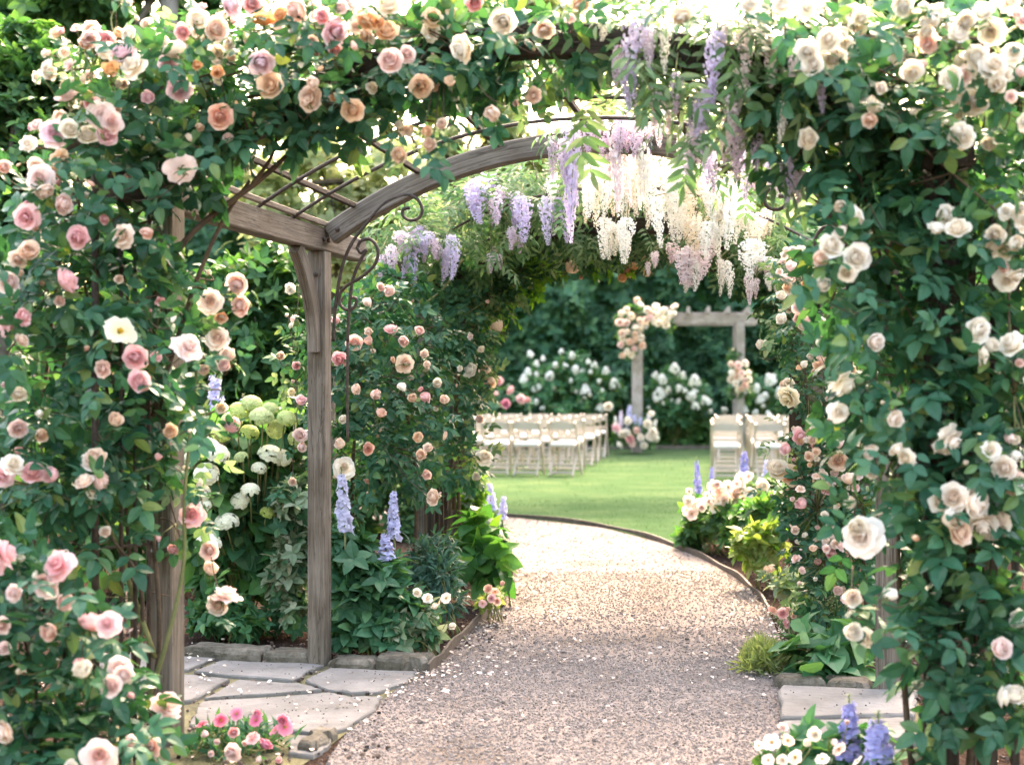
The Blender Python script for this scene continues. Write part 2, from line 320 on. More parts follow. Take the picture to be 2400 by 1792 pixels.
def flower_mesh(kind, colour, seed, stem=True):
    mb = MB(); jit = 14
    for k, (n, r0, Lp, W, a0, a1, t0, t1) in enumerate(RINGS[kind]):
        off = rng.uniform(0, 6)
        for j in range(n):
            e = rng.normal(size=4)*.5
            V, f, T = petal_grid(off+2*pi*j/n+e[0]*.15, r0, .02*k, Lp*(1+.12*e[1]), W*(1+.12*e[2]), a0+e[3]*jit*.6, a1+e[0]*jit, t0, t1)
            mb.add(V, f, 0, T)
    if kind == 'open5':
        for _ in range(26):
            a, q = rng.uniform(0, 6.28), rng.uniform(.02, .12); tube(mb, [(0, 0, 0), (q*cos(a), q*sin(a), .14)], [.008, .016], 4, 2)
    if stem:
        tube(mb, spline([(0, 0, .03), (.02, 0, -.12), (.05, .02, -.5)], 3), [.07]+[.05, .03, .024, .022, .02, .02][:6], 5, 1)
        for j in range(5):
            V, f, T = petal_grid(2*pi*j/5, .05, -.03, .2, .05, -20, -60, 0, 0, 0, 5, 3); mb.add(V, f, 1)
    return mb.mesh('rose_bloom', [M['p_'+colour], M['stalk'], M['yellow']], (0, 0, 0), True, 't')
_fm = {}
def flower(kind, colour, nvar=3):
    k = (kind, colour, int(rng.integers(nvar)))
    if k not in _fm: _fm[k] = flower_mesh(*k)
    return _fm[k]
def raceme_mesh(colour, ratio=.17, n=210, up=False, fl=.060):
    mb = MB(); z = np.sort(rng.uniform(0, 1, n)**.9); r = ratio*np.where(z < .12, .45+z*4.6, 1)*(1-.78*np.clip((z-.25)/.75, 0, 1)**1.1)
    a = np.arange(n)*2.4+rng.normal(size=n)*.3; q = rng.uniform(.3, 1.15, n); bx, by = rng.normal(size=2)*.05
    pos = np.stack([r*q*np.cos(a)+bx*np.sin(z*3), r*q*np.sin(a)+by*np.sin(z*2.5), -z], 1); out = np.stack([np.cos(a), np.sin(a), rng.normal(size=n)*.35-.1], 1)
    s = fl*(1-.62*np.clip((z-.45)/.55, 0, 1))*rng.uniform(.75, 1.2, n)
    side = np.cross(out, np.array([0, 0, 1.])); fan = leaf_t(1.05, .2, -.1)
    t = np.clip(1-.75*z+rng.normal(size=n)*.2, 0, 1)
    for sg in (1, -1):
        for T, d, n2, k in ((fan, nrm(out*.5+side*.75*sg+np.array([0, 0, .55])), out, 1.0), (fan, nrm(out*.9+side*.3*sg+np.array([0, 0, -.6])), out+np.array([0, 0, .5]), .75)):
            scatter(mb, T, pos, d, n2, s*k, 0, np.repeat(t if sg == 1 else np.clip(t-.25, 0, 1), len(T[0])))
    tube(mb, [(0, 0, .04), (0, .004, -.5), (0, 0, -.98)], [.009, .007, .004], 4, 1)
    if up:
        for v in mb.V: v[:, 2] *= -1
    return mb.mesh('raceme', [M['p_'+colour], M['stalk']], (0, 0, 0), False, 't')
def spike_mesh(colour, n=58):
    """delphinium: open five-petalled florets up a stalk, green buds on top; height 1"""
    mb = MB(); z = np.linspace(.02, .86, n); r = .085*(1-.75*z)*rng.uniform(.6, 1.2, n); a = np.arange(n)*2.4+rng.normal(size=n)*.4
    out = np.stack([np.cos(a), np.sin(a), np.full(n, .25)], 1); pos = np.stack([r*np.cos(a), r*np.sin(a), z], 1)
    s = .078*(1-.45*z)*rng.uniform(.6, 1.3, n); side = nrm(np.cross(out, np.array([0, 0, 1.]))); up = np.cross(side, nrm(out))
    pet = leaf_t(.95, .08, .05)
    for j in range(5):
        d = nrm(side*cos(1.2566*j)+up*sin(1.2566*j)+nrm(out)*.35)
        scatter(mb, pet, pos, d, out, s, 0, np.repeat(rng.uniform(.1, 1, n), len(pet[0])))
    m = 16; zb = np.linspace(.84, 1.0, m); ab = np.arange(m)*2.4; rb = .022*(1-(zb-.84)*5)
    scatter(mb, T_LEAF, np.stack([rb*np.cos(ab), rb*np.sin(ab), zb], 1), np.stack([np.cos(ab), np.sin(ab), np.full(m, .9)], 1), np.stack([-np.cos(ab), -np.sin(ab), np.full(m, .9)], 1), .035, 1)
    tube(mb, [(0, 0, -.35), (0, .003, .4), (0, 0, 1)], [.012, .010, .004], 5, 1)
    return mb.mesh('flower_spike', [M['p_'+colour], M['stalk']], (0, 0, 0), False, 't')
def head_mesh(colour, flat=.6, n=110, cone=0.0, fl=.10):
    """hydrangea head, about 1 across, domed (or a cone) of four-petalled florets"""
    mb = MB(); u = nrm(rng.normal(size=(n, 3))); u[:, 2] = np.where(u[:, 2] < -.25, -u[:, 2], u[:, 2])
    pos = u*np.array([.46, .46, .46*flat]); 
    if cone: pos[:, 2] = np.abs(pos[:, 2])*cone/flat; pos[:, :2] *= (1-.55*np.clip(pos[:, 2:]/(.46*cone), 0, 1))
    out = nrm(u+np.array([0, 0, .25])); ref = nrm(np.cross(out, rng.normal(size=(n, 3)))); r2 = np.cross(out, ref); pet = leaf_t(1.1, .05, .05)
    t = np.clip(.45+.55*u[:, 2]+rng.normal(size=n)*.25, 0, 1)
    for j in range(4):
        scatter(mb, pet, pos, nrm(ref*cos(pi/2*j)+r2*sin(pi/2*j)+out*.15), out, fl*rng.uniform(.8, 1.2, n), 0, np.repeat(t, len(pet[0])))
    tube(mb, [(0, 0, -.5), (0, .01, .05)], [.03, .03], 5, 1)
    core = nrm(rng.normal(size=(1, 3)))
    return mb.mesh('flower_head', [M['p_'+colour], M['stalk']], (0, 0, 0), False, 't')
_gm = {}
def getm(key, fn, nvar=3):
    k = (key, int(rng.integers(nvar)))
    if k not in _gm: _gm[k] = fn()
    return _gm[k]
def put(name, me, parent, pos, axis=(0, 0, 1), size=1.0, roll=None):
    o = bpy.data.objects.new(name, me); C.objects.link(o); o.parent = parent
    o.location = np.asarray(pos, float)-np.array(parent.location)
    q = Vector(axis).to_track_quat('Z', 'Y') @ Quaternion((0, 0, 1), rng.uniform(0, 6.28) if roll is None else roll)
    o.rotation_mode = 'QUATERNION'; o.rotation_quaternion = q
    o.scale = (size,)*3 if np.ndim(size) == 0 else size
    return o
CAM = np.array([0, 0, EYE])
def blooms(t, fol, can, L, Z, blobs, T=T_ROSE, size=.13, front=.0, name='rose_bloom', leaves=2, face=.62, cmat=0):
    """L rows: (x, y, width, colour[, kind[, distance]]): real flowers on short stems rooted in the plant, with leaves of their own"""
    cs = np.array([b[0] for b in blobs])
    for row in L:
        x, y, d, colr = row[:4]; kind = row[4] if len(row) > 4 and row[4] else None; z = row[5] if len(row) > 5 else Z+rng.uniform(-.06, .06)-front
        if kind is None: kind = 'half' if d < 36 and rng.random() < .7 else rng.choice(['full', 'full', 'loose', 'half'])
        if len(row) <= 5:
            for cb, R, kb in blobs:
                e = P(x, y, cb[1])-cb; q = 1-(e[0]/R[0])**2-(e[2]/R[2])**2
                if q > 0: z = min(z, cb[1]-R[1]*math.sqrt(q)*.92-size*.42)
        pos = P(x, y, z); ax = nrm(nrm(CAM-pos)*face+rng.normal(size=3)*.38+np.array([0, -.1, .12]))
        dia = d*K/F*z*(1.16 if kind in ('full', 'loose') else 1.25)
        pos2 = pos-ax*dia*.2
        put(name if kind != 'bud' else 'rose_bud', flower(kind, colr), t, pos2, ax, dia)
        near = cs[np.argmin(np.linalg.norm(cs-pos, axis=1))]; back = pos-ax*dia*.65
        tgt = back+(near-back)*.6; tube(can, spline([back, (back+tgt)/2+np.array([0, 0, -.03]), tgt], 3), [.0022]*6+[.003], 4, cmat)
        if leaves:
            p = back+rng.normal(size=(leaves, 3))*.03; dd = nrm(rng.normal(size=(leaves, 3))+ax*.3); scatter(fol, T, p, dd, nrm(ax[None]*.6+np.array([[0, 0, .6]])+rng.normal(size=(leaves, 3))*.3), size*rng.uniform(.8, 1.1, leaves))
def filler(t, fol, can, n, blobs, colours, dmin=.028, dmax=.06):
    cs = [q for q in blobs if q[0][2] > .3]
    for _ in range(n):
        c, R, k = cs[int(rng.integers(len(cs)))]; u = nrm(rng.normal(size=3)); u[1] = -abs(u[1])*.8-.25; u = nrm(u); pos = c+u*R*1.05; ax = nrm(u+np.array([0, -.5, .25])+rng.normal(size=3)*.5)
        dia = rng.uniform(dmin, dmax); kind = 'bud' if dia < .036 else str(rng.choice(['half', 'loose', 'full'])); put('rose_bud' if kind == 'bud' else 'rose_bloom', flower(kind, str(rng.choice(colours))), t, pos, ax, dia)
        tube(can, [pos-ax*dia*.4, pos*.5+c*.5, c], .0022, 4, 1)
def twigs(mb, blobs, per=2, r=.004, mi=0):
    for c, R, k in blobs:
        for _ in range(per):
            a = c+nrm(rng.normal(size=3))*R*.8; b = c+nrm(rng.normal(size=3))*R*.85
            if min(a[2], b[2]) < .05: continue
            tube(mb, spline([a, c+rng.normal(size=3)*R*.25, b], 4), np.linspace(r, r*.5, 9), 4, mi)
def inpoly(x, y, poly):
    r = np.zeros(len(x), bool); j = len(poly)-1
    for i in range(len(poly)):
        xi, yi, xj, yj = *poly[i][:2], *poly[j][:2]
        c = ((yi > y) != (yj > y)) & (x < (xj-xi)*(y-yi)/(yj-yi+1e-12)+xi); r ^= c; j = i
    return r
# ================================================================ camera, light
cam = bpy.data.cameras.new('camera'); co = bpy.data.objects.new('camera', cam); C.objects.link(co)
co.location = (0, 0, EYE); co.rotation_euler = (pi/2, 0, 0); cam.lens = 50; cam.sensor_width = 36; cam.clip_end = 800
cam.dof.use_dof = True; cam.dof.focus_distance = 7.1; cam.dof.aperture_fstop = 2.2
sc = bpy.context.scene; sc.camera = co
SUN_EL, SUN_AZ = radians(44), radians(14)
w = bpy.data.worlds.new('World'); sc.world = w; w.use_nodes = True
sky = w.node_tree.nodes.new('ShaderNodeTexSky'); sky.sky_type = 'NISHITA'; sky.sun_disc = False
sky.sun_elevation = SUN_EL; sky.sun_rotation = SUN_AZ; sky.air_density = 1.7; sky.dust_density = 6.0; sky.ozone_density = .6
bg = w.node_tree.nodes['Background']; bg.inputs[1].default_value = .15; w.node_tree.links.new(sky.outputs[0], bg.inputs[0])
sl = bpy.data.lights.new('sun', 'SUN'); sl.energy = 1.3; sl.angle = radians(10); sl.color = (1, .90, .74)
so = bpy.data.objects.new('sun', sl); C.objects.link(so)
so.rotation_euler = Vector((sin(SUN_AZ)*cos(SUN_EL), cos(SUN_AZ)*cos(SUN_EL), sin(SUN_EL))).to_track_quat('Z', 'Y').to_euler()
sc.view_settings.view_transform = 'Standard'; sc.view_settings.look = 'None'; sc.view_settings.exposure = 3.36; sc.view_settings.use_white_balance = True; sc.view_settings.white_balance_temperature = 7300; sc.view_settings.white_balance_tint = 20
sc.cycles.use_denoising = True; sc.cycles.max_bounces = 12; sc.cycles.transmission_bounces = 6; sc.cycles.diffuse_bounces = 7
# ================================================================ ground
def sheet(name, pts, z, mat, kind='structure'):
    mb = MB(); v = [(p[0], p[1], z) for p in pts]; mb.add(v, [list(range(len(v)))])
    o = mb.build(name, [mat]); 
    if o.data.polygons[0].normal.z < 0: o.data.flip_normals()
    return tag(o, kind=kind)
def gravel_mat():
    m, nt, ns, L = new_mat('pea_gravel'); tc = N(ns, 'TexCoord')
    v = N(ns, 'TexVoronoi'); v.inputs['Scale'].default_value = 105; L.new(tc.outputs['Object'], v.inputs['Vector'])
    sp = N(ns, 'SeparateColor'); L.new(v.outputs['Color'], sp.inputs[0])
    r = ramp(ns, [(0, (.165, .138, .122)), (.3, (.232, .198, .178)), (.75, (.272, .234, .212)), (1, (.32, .28, .256))]); L.new(sp.outputs[0], r.inputs[0])
    n = N(ns, 'TexNoise'); n.inputs['Scale'].default_value = 1.6; n.inputs['Detail'].default_value = 5; L.new(tc.outputs['Object'], n.inputs['Vector'])
    r2 = ramp(ns, [(.3, (.68, .65, .61)), (.48, (1, 1, 1)), (.68, (1.2, 1.17, 1.12))]); L.new(n.outputs[0], r2.inputs[0])
    mx = N(ns, 'MixRGB', blend_type='MULTIPLY'); mx.inputs[0].default_value = 1; L.new(r.outputs[0], mx.inputs[1]); L.new(r2.outputs[0], mx.inputs[2])
    p = N(ns, 'BsdfPrincipled'); p.inputs['Roughness'].default_value = 1; p.inputs['Specular IOR Level'].default_value = .03; L.new(mx.outputs[0], p.inputs['Base Color'])
    b = N(ns, 'Bump'); b.inputs['Strength'].default_value = .9; b.inputs['Distance'].default_value = .012; b.invert = True
    L.new(v.outputs['Distance'], b.inputs['Height']); L.new(b.outputs[0], p.inputs['Normal'])
    o = N(ns, 'OutputMaterial'); L.new(p.outputs[0], o.inputs[0]); return m
def stone_mat():
    m, nt, ns, L = new_mat('loose_stone'); g = N(ns, 'NewGeometry')
    r = ramp(ns, [(0, (.09, .075, .066)), (.12, (.20, .17, .152)), (.85, (.272, .234, .212)), (1, (.35, .308, .282))]); L.new(g.outputs['Random Per Island'], r.inputs[0])
    p = N(ns, 'BsdfPrincipled'); p.inputs['Roughness'].default_value = .95; p.inputs['Specular IOR Level'].default_value = .08; L.new(r.outputs[0], p.inputs['Base Color'])
    o = N(ns, 'OutputMaterial'); L.new(p.outputs[0], o.inputs[0]); return m
def chip_mat():
    m, nt, ns, L = new_mat('bark_chip'); g = N(ns, 'NewGeometry')
    r = ramp(ns, [(0, (.02, .014, .011)), (.6, (.075, .05, .038)), (1, (.16, .115, .09))]); L.new(g.outputs['Random Per Island'], r.inputs[0])
    p = N(ns, 'BsdfPrincipled'); p.inputs['Roughness'].default_value = .9; L.new(r.outputs[0], p.inputs['Base Color'])
    o = N(ns, 'OutputMaterial'); L.new(p.outputs[0], o.inputs[0]); return m
def petal_litter_mat():
    m, nt, ns, L = new_mat('fallen_petal'); g = N(ns, 'NewGeometry')
    r = ramp(ns, [(0, (.52, .38, .31)), (.5, (.60, .50, .41)), (1, (.68, .62, .54))]); L.new(g.outputs['Random Per Island'], r.inputs[0])
    p = N(ns, 'BsdfPrincipled'); p.inputs['Roughness'].default_value = .7; L.new(r.outputs[0], p.inputs['Base Color'])
    o = N(ns, 'OutputMaterial'); L.new(p.outputs[0], o.inputs[0]); return m
sheet('ground', [(-90, -30), (90, -30), (90, 160), (-90, 160)], 0, M['mulch'])
LEFT = [G(660, 1900), G(760, 1800), G(800, 1735), G(900, 1640), G(965, 1590), G(1010, 1570), G(1085, 1500), G(1150, 1440), G(1200, 1385), G(1205, 1330), G(1165, 1265), G(1110, 1225)]
FAREDGE = [np.array(q) for q in ((-6., 17.6, 0), (-3, 16.3, 0), (-1.2, 15.4, 0), (-.125, 14.86, 0), (.86, 13.7, 0), (1.30, 12.4, 0), (1.50, 11.3, 0), (1.60, 10.2, 0), (1.60, 9.3, 0), (1.56, 8.6, 0))]
RIGHT = FAREDGE[::-1][0:0]
rightedge = [(1.56, 8.6), (1.50, 8.1), (1.42, 7.4), (1.30, 6.75), (1.26, 6.3), (1.25, 5.6), (1.2, 4.6), (1.0, 1.0)]
path_poly = [(-.2, 1.0), (-.66, 4.3)]+[tuple(p[:2]) for p in LEFT[1:]]+[(-1.6, 14.6), (-6, 16.2)]+[tuple(p[:2]) for p in FAREDGE]+rightedge[1:]
sheet('gravel_path', path_poly, .006, gravel_mat())
lawn_poly = [tuple(p[:2]) for p in FAREDGE[:6]]+[(1.48, 12.4), (1.9, 13.6), (2.3, 16.0), (2.7, 18.0), (4, 19), (12, 20), (16, 29.6), (-14, 29.6), (-14, 18)]
sheet('lawn', lawn_poly, .012, M['lawn'])
# stone rim in front of the far hedge
mb = MB(); box(mb, (2.5, 29.75, .04), (26, .22, .09)); tag(mb.build('stone_kerb', [M['stone']]), kind='structure')
def pts_in(poly, n, y0, y1, x0, x1, z=0.0, power=1.0):
    y = y0+(y1-y0)*rng.random(n)**power; x = rng.uniform(x0, x1, n); k = inpoly(x, y, poly); return np.stack([x[k], y[k], np.full(k.sum(), z)], 1)
def pebble_template():
    v = np.array([(a, b, c) for c in (-.5, .5) for a, b in ((-.8, -.8), (.8, -.8), (.8, .8), (-.8, .8))])*np.array([.6, .6, .5])
    v[4:, :2] *= .72; v[:4, :2] *= .85
    return v, np.array([[0, 1, 5, 4], [1, 2, 6, 5], [2, 3, 7, 6], [3, 0, 4, 7], [4, 5, 6, 7]])
TP = pebble_template()
mb = MB()
for n, y0, y1, s in ((42000, 4.6, 7.2, .0068), (20000, 7.2, 10.5, .008), (4000, 10.5, 15, .010)):
    p = pts_in(path_poly, n, y0, y1, -2, 2, .009); m = len(p); d = rng.normal(size=(m, 3))*np.array([1, 1, .25]); 
    scatter(mb, TP, p, d, np.array([[0, 0, 1.]])+rng.normal(size=(m, 3))*.35, s*rng.uniform(.6, 1.6, m))
p = np.stack([rng.uniform(-.9, 1.3, 260), rng.uniform(4.6, 8.5, 260), np.full(260, .012)], 1); p = p[inpoly(p[:, 0], p[:, 1], path_poly)]
scatter(mb, TP, p, rng.normal(size=p.shape)*np.array([1, 1, .2]), np.array([[0, 0, 1.]])+rng.normal(size=p.shape)*.3, .016*rng.uniform(.7, 1.5, len(p)))
tag(mb.build('gravel', [stone_mat()]), 'loose pinkish grey pea gravel scattered over the winding path', 'gravel', kind='stuff')
mb = MB()
bed = [(-2.6, 5.0), (-.4, 5.0), (-.7, 6.9), (-.1, 7.6), (.05, 9.2), (-.2, 12), (-3.5, 12)]
bed2 = [(1.2, 4.5), (3, 4.5), (3.4, 13), (1.5, 12.3), (1.65, 10), (1.6, 8.6), (1.3, 6.6)]
for b_, n in ((bed, 9000), (bed2, 6000)):
    p = pts_in(b_, n, 4.6, 12.5, -3.5, 3.4, .012); m = len(p)
    scatter(mb, TP, p, rng.normal(size=(m, 3))*np.array([1, 1, .3]), np.array([[0, 0, 1.]])+rng.normal(size=(m, 3))*.5, (.016*rng.uniform(.5, 1.5, m)))
tag(mb.build('bark_mulch', [chip_mat()]), 'dark brown bark mulch chips covering the flower beds', 'mulch', kind='stuff')
mb = MB()
for poly, n, y0, y1, x0, x1 in ((path_poly, 260, 4.7, 11, -1.4, 1.8), (bed, 420, 5.0, 9.5, -2.2, .2), (bed2, 200, 4.8, 9, 1.2, 2.6)):
    p = pts_in(poly, n, y0, y1, x0, x1, .03); m = len(p)
    scatter(mb, leaf_t(.9, .25, -.2), p, rng.normal(size=(m, 3))*np.array([1, 1, .1]), np.array([[0, 0, 1.]])+rng.normal(size=(m, 3))*.35, .019*rng.uniform(.6, 1.5, m))
q = np.stack([rng.normal(0, .12, 160)+np.repeat([-.05, .25], 80), rng.uniform(6.95, 8.7, 160), np.full(160, .02)], 1); q = q[inpoly(q[:, 0], q[:, 1], path_poly)]
scatter(mb, leaf_t(.9, .25, -.2), q, rng.normal(size=q.shape)*np.array([1, 1, .1]), np.array([[0, 0, 1.]])+rng.normal(size=q.shape)*.3, .018)
lp = spline(LEFT[3:10], 30); rp_ = spline([np.array([x_, y_, 0]) for x_, y_ in ((1.58, 9.6), (1.54, 8.4), (1.40, 7.3), (1.28, 6.6))], 40)
for line_, n_, sd_ in ((lp, 420, 1), (rp_, 420, -1)):
    q = line_[rng.integers(len(line_), size=n_)]+np.stack([sd_*rng.exponential(.13, n_)-.04*sd_, rng.normal(0, .08, n_), np.full(n_, .017)], 1); q[:, 2] = .017
    scatter(mb, leaf_t(.9, .25, -.2), q, rng.normal(size=q.shape)*np.array([1, 1, .1]), np.array([[0, 0, 1.]])+rng.normal(size=q.shape)*.35, .021*rng.uniform(.5, 1.4, n_))
tag(mb.build('fallen_petals', [petal_litter_mat()]), 'pale fallen rose petals lying on gravel, stones and mulch', 'petals', kind='stuff')
mb = MB()
p = np.vstack([pts_in(lawn_poly, 26000, 8.6, 17, -3, 4, .012), pts_in(lawn_poly, 14000, 17, 29.5, -4, 7, .012)]); m = len(p); s = .013*rng.uniform(.6, 1.4, m)*(1+.07*(p[:, 1]-9))
scatter(mb, T_BLADE, p, np.array([[0, 0, 1.]])+rng.normal(size=(m, 3))*.35, rng.normal(size=(m, 3)), s)
tag(mb.build('grass', [M['grass']]), 'short mown grass blades on the ceremony lawn', 'grass', kind='stuff')
# ================================================================ paving
def slab(name, label, cat, pts, z0, th, mat, group=None, ch=.012, rough=.008, sub=5):
    """stone outline in ground metres -> a solid stone with worn, slightly irregular edges"""
    q = np.asarray(pts, float)[:, :2]; out = []
    for i in range(len(q)):
        a, b = q[i], q[(i+1) % len(q)]
        for t in np.linspace(0, 1, sub, endpoint=False): out.append(a+(b-a)*t+rng.normal(size=2)*rough*(0.3 if t == 0 else 1))
    q = np.array(out); c = q.mean(0); dv = nrm(q-c); n = len(q); V = []
    ring = [(0, z0), (0, z0+th-ch), (ch*.45, z0+th-ch*.35), (ch, z0+th)]
    for ins, z in ring: V += [(*(p-d*ins), z+rng.normal()*.0012) for p, d in zip(q, dv)]
    f = [[k*n+i, k*n+(i+1) % n, (k+1)*n+(i+1) % n, (k+1)*n+i] for k in range(3) for i in range(n)]+[[3*n+i for i in range(n)]]
    x = q[:, 0]; y = q[:, 1]
    if np.sum(x*np.roll(y, -1)-np.roll(x, -1)*y) < 0: f = [a[::-1] for a in f]
    mb = MB(); mb.add(V, f); o = mb.build(name, [mat], base=(c[0], c[1], 0)); return tag(o, label, cat, group)
def Z1(x, y): return G(x/2.754, 1192+y/2.754)
def Z2(x, y): return G(800+x/2.754, 1192+y/2.754)
def Z3(x, y): return G(1600+x/2.754, 1192+y/2.754)
sheet('patio_bedding', [G(250, 1800), G(250, 1545), G(900, 1560), G(960, 1595), G(860, 1680), G(760, 1760), G(700, 1800)], .004, M['flagdark'])
sheet('slab_bedding', [G(1826, 1630), G(2150, 1640), G(2190, 1760), G(1826, 1745)], .004, M['flagdark'])
FG = 'irregular flagstones of the small patio'
for lab, pts in (
 ('long flagstone tight behind the rose post against the stone edging', [Z1(640, 955), Z1(1390, 985), Z1(1215, 1060), Z1(900, 1075), Z1(640, 1060)]),
 ('wide four-sided flagstone at the foot of the grey arbour post', [Z1(1440, 1000), Z1(2090, 1030), Z1(1890, 1130), Z1(1520, 1100), Z1(1250, 1075)]),
 ('flagstone with rounded gravel-side edge below the brown edging stone', [Z1(2130, 1055), Z2(0, 1055), Z2(490, 1075), Z2(430, 1140), Z2(250, 1205), Z2(60, 1212), Z1(2120, 1195), Z1(1970, 1130)]),
 ('pale flagstone showing between the rose canes and the mossy joint', [Z1(800, 1105), Z1(1180, 1095), Z1(1480, 1125), Z1(1230, 1265), Z1(800, 1300)]),
 ('narrow middle flagstone bounded by three mossy joints', [Z1(1545, 1130), Z1(1930, 1155), Z1(2080, 1192), Z1(1440, 1240), Z1(1320, 1250)]),
 ('largest flagstone, speckled with dark debris beside the pink dianthus', [Z1(1300, 1275), Z1(1450, 1260), Z1(2110, 1215), Z2(60, 1240), Z2(265, 1240), Z2(220, 1320), Z2(40, 1440), Z1(2120, 1475), Z1(1850, 1455), Z1(1220, 1420)]),
 ('small flagstone in the bottom corner where patio meets gravel', [Z1(1900, 1490), Z1(2060, 1500), Z2(-60, 1475), Z1(2120, 1560), Z1(2020, 1620), Z1(1860, 1600)]),
): slab('flagstone', lab, 'flagstone', pts, .0, .022, M['flag'], FG, .006, .006, 4)
slab('paving_slab', 'grey paving slab on the far side of the gravel, behind the blue delphinium', 'paving slab', [Z3(632, 1190), Z3(1200, 1215), Z3(1520, 1225), Z3(1480, 1385), Z3(632, 1400)], .005, .036, M['flag'])
slab('paving_slab', 'pale paving slab under the white pansies at the bottom edge', 'paving slab', [Z3(632, 1425), Z3(1480, 1400), Z3(1520, 1540), Z3(640, 1560)], .005, .034, M['flag'])
mb = MB()
p = np.vstack([pts_in([Z1(1300, 1275), Z1(2110, 1215), Z2(265, 1240), Z2(40, 1440), Z1(1850, 1455)], 900, 5.3, 7, -1.6, -.3, .042)[:90], pts_in([Z1(1440, 1000), Z1(2090, 1030), Z2(490, 1075), Z2(250, 1205), Z1(1250, 1075)], 900, 5.3, 7.5, -1.6, -.3, .042)[:60], pts_in([Z3(632, 1190), Z3(1520, 1225), Z3(1480, 1385), Z3(632, 1400)], 300, 5, 7, 1, 2.2, .044)[:40]])
scatter(mb, TP, p, rng.normal(size=p.shape)*np.array([1, 1, .1]), np.array([[0, 0, 1.]])+rng.normal(size=p.shape)*.2, .005*rng.uniform(.5, 1.6, len(p)))
tag(mb.build('debris', [chip_mat()]), 'dark specks of leaf litter on the flagstones', 'debris', kind='stuff')
EG = 'stone blocks edging the flower beds'
def block(lab, a, b, h, dep=.16):
    a, b = np.asarray(a), np.asarray(b); d = nrm(b-a); n = np.array([-d[1], d[0], 0]); n = n if n[1] > 0 else -n
    return slab('edging_stone', lab, 'edging stone', [a, b, b+n*dep, a+n*dep], .0, h, M['stone'], EG, .022, .012, 6)
block('long grey edging block with broken corner, left of the grey post', Z1(1180, 968), Z1(1690, 1000), .064)
block('short grey edging block touching the grey post', Z1(1705, 1003), Z1(1975, 1020), .064)
block('thin dark edging block just past the grey post', Z1(2125, 1048), Z2(215, 1050), .055)
block('squared brown edging block at the end of the steel strip', Z2(225, 1056), Z2(560, 1068), .078)
block('dark edging block in front of the big green leaves by the gravel', Z3(635, 1185), Z3(920, 1190), .062)
block('tan edging block half hidden by leaves beside the far post', Z3(925, 1198), Z3(1215, 1212), .062)
block('rough rubble stone at the patio tip next to the gravel', Z1(2050, 1600), Z1(2185, 1490), .055, .08)
def strip(name, label, pts, h, t=.007):
    q = spline(pts, 6); mb = MB(); n = len(q); dv = nrm(np.gradient(q, axis=0)); sd = np.stack([-dv[:, 1], dv[:, 0], 0*dv[:, 0]], 1)
    V = []
    for i in range(n):
        for s, z in ((-t, 0), (t, 0), (t, h), (-t, h)): V.append(q[i]+sd[i]*s+np.array([0, 0, z+.008*sin(i*.9)*(z > 0)]))
    f = [[i*4+j, i*4+(j+1) % 4, (i+1)*4+(j+1) % 4, (i+1)*4+j] for i in range(n-1) for j in range(4)]+[[3, 2, 1, 0], [(n-1)*4+j for j in range(4)]]
    mb.add(V, f); return tag(mb.build(name, [M['edging']], base=q[0]*np.array([1, 1, 0])), label, 'garden edging')
strip('edging_strip', 'short curved brown metal edging strip beside the squared stone', [G(1004, 1584), G(1040, 1548), G(1085, 1500), G(1150, 1440), G(1195, 1392)], .058)
strip('edging_strip', 'long curving brown metal edging strip between the lawn and gravel', [p for p in FAREDGE[1:]], .046)
# ================================================================ rose arbour (near and middle frames)
U = np.array([sin(radians(14.3)), cos(radians(14.3)), 0]); Vv = np.array([U[1], -U[0], 0]); UP = np.array([0, 0, 1.])
BL = np.array([-.953, 7.04, 0]); BR = BL+2.72*Vv; AL = np.array([-1.345, 5.52, 0]); AR = np.array([1.465, 4.86, 0])
def arch(L, R, z0, rise, s): 
    s = np.asarray(s, float); c = (L+R)/2; h = (R-L)/2
    return c[None]+h[None]*s[:, None]+UP[None]*(z0+rise*(1-np.abs(s)**2.1))[:, None]
arb = thing('rose_arbour', 'weathered grey timber arbour with arched rafter and iron scrolls over the gravel path', 'arbour', (BL+BR)/2)
for b, h, m, wd in ((BL, 2.045, 'wood', .092), (BR, 2.045, 'wood', .108), (AL, 2.10, 'wood', .11), (AR, 2.10, 'wood_dark', .115)):
    timber('post', [b, b+UP*h*.5, b+UP*h], U, wd, wd, M[m], arb)
lbeam0 = np.array([-1.45, 5.08, 2.11]); 
bt = BL+UP*2.10
lj = AL+UP*2.125+U*.06; timber('header_beam', [lbeam0, lbeam0*.5+lj*.5, lj], UP, .10, .115, M['wood_dark'], arb)  # near end of the same beam, its shade painted in as dark timber
timber('header_beam', [lj+U*.003, lj*.5+bt*.5, bt+U*.55], UP, .085, .115, M['wood'], arb)
rb0 = np.array([1.485, 4.72, 2.18]); rbt = BR+UP*2.10
timber('header_beam', [rb0, rb0*.5+rbt*.5, rbt+U*.5], UP, .10, .125, M['wood_dark'], arb)
ss = np.linspace(-1.0, 1.0, 33)
def arch_beam(L, R, z0, rise, w, h, mat, par, name='arch_rafter'):
    p = arch(L, R, z0, rise, ss); tg = nrm(np.gradient(p, axis=0)); ax = nrm(np.cross(R-L, UP)); up = nrm(np.cross(ax, tg)); up = np.where(up[:, 2:] < 0, -up, up)
    return timber(name, p, up, w, h, mat, par, .008)
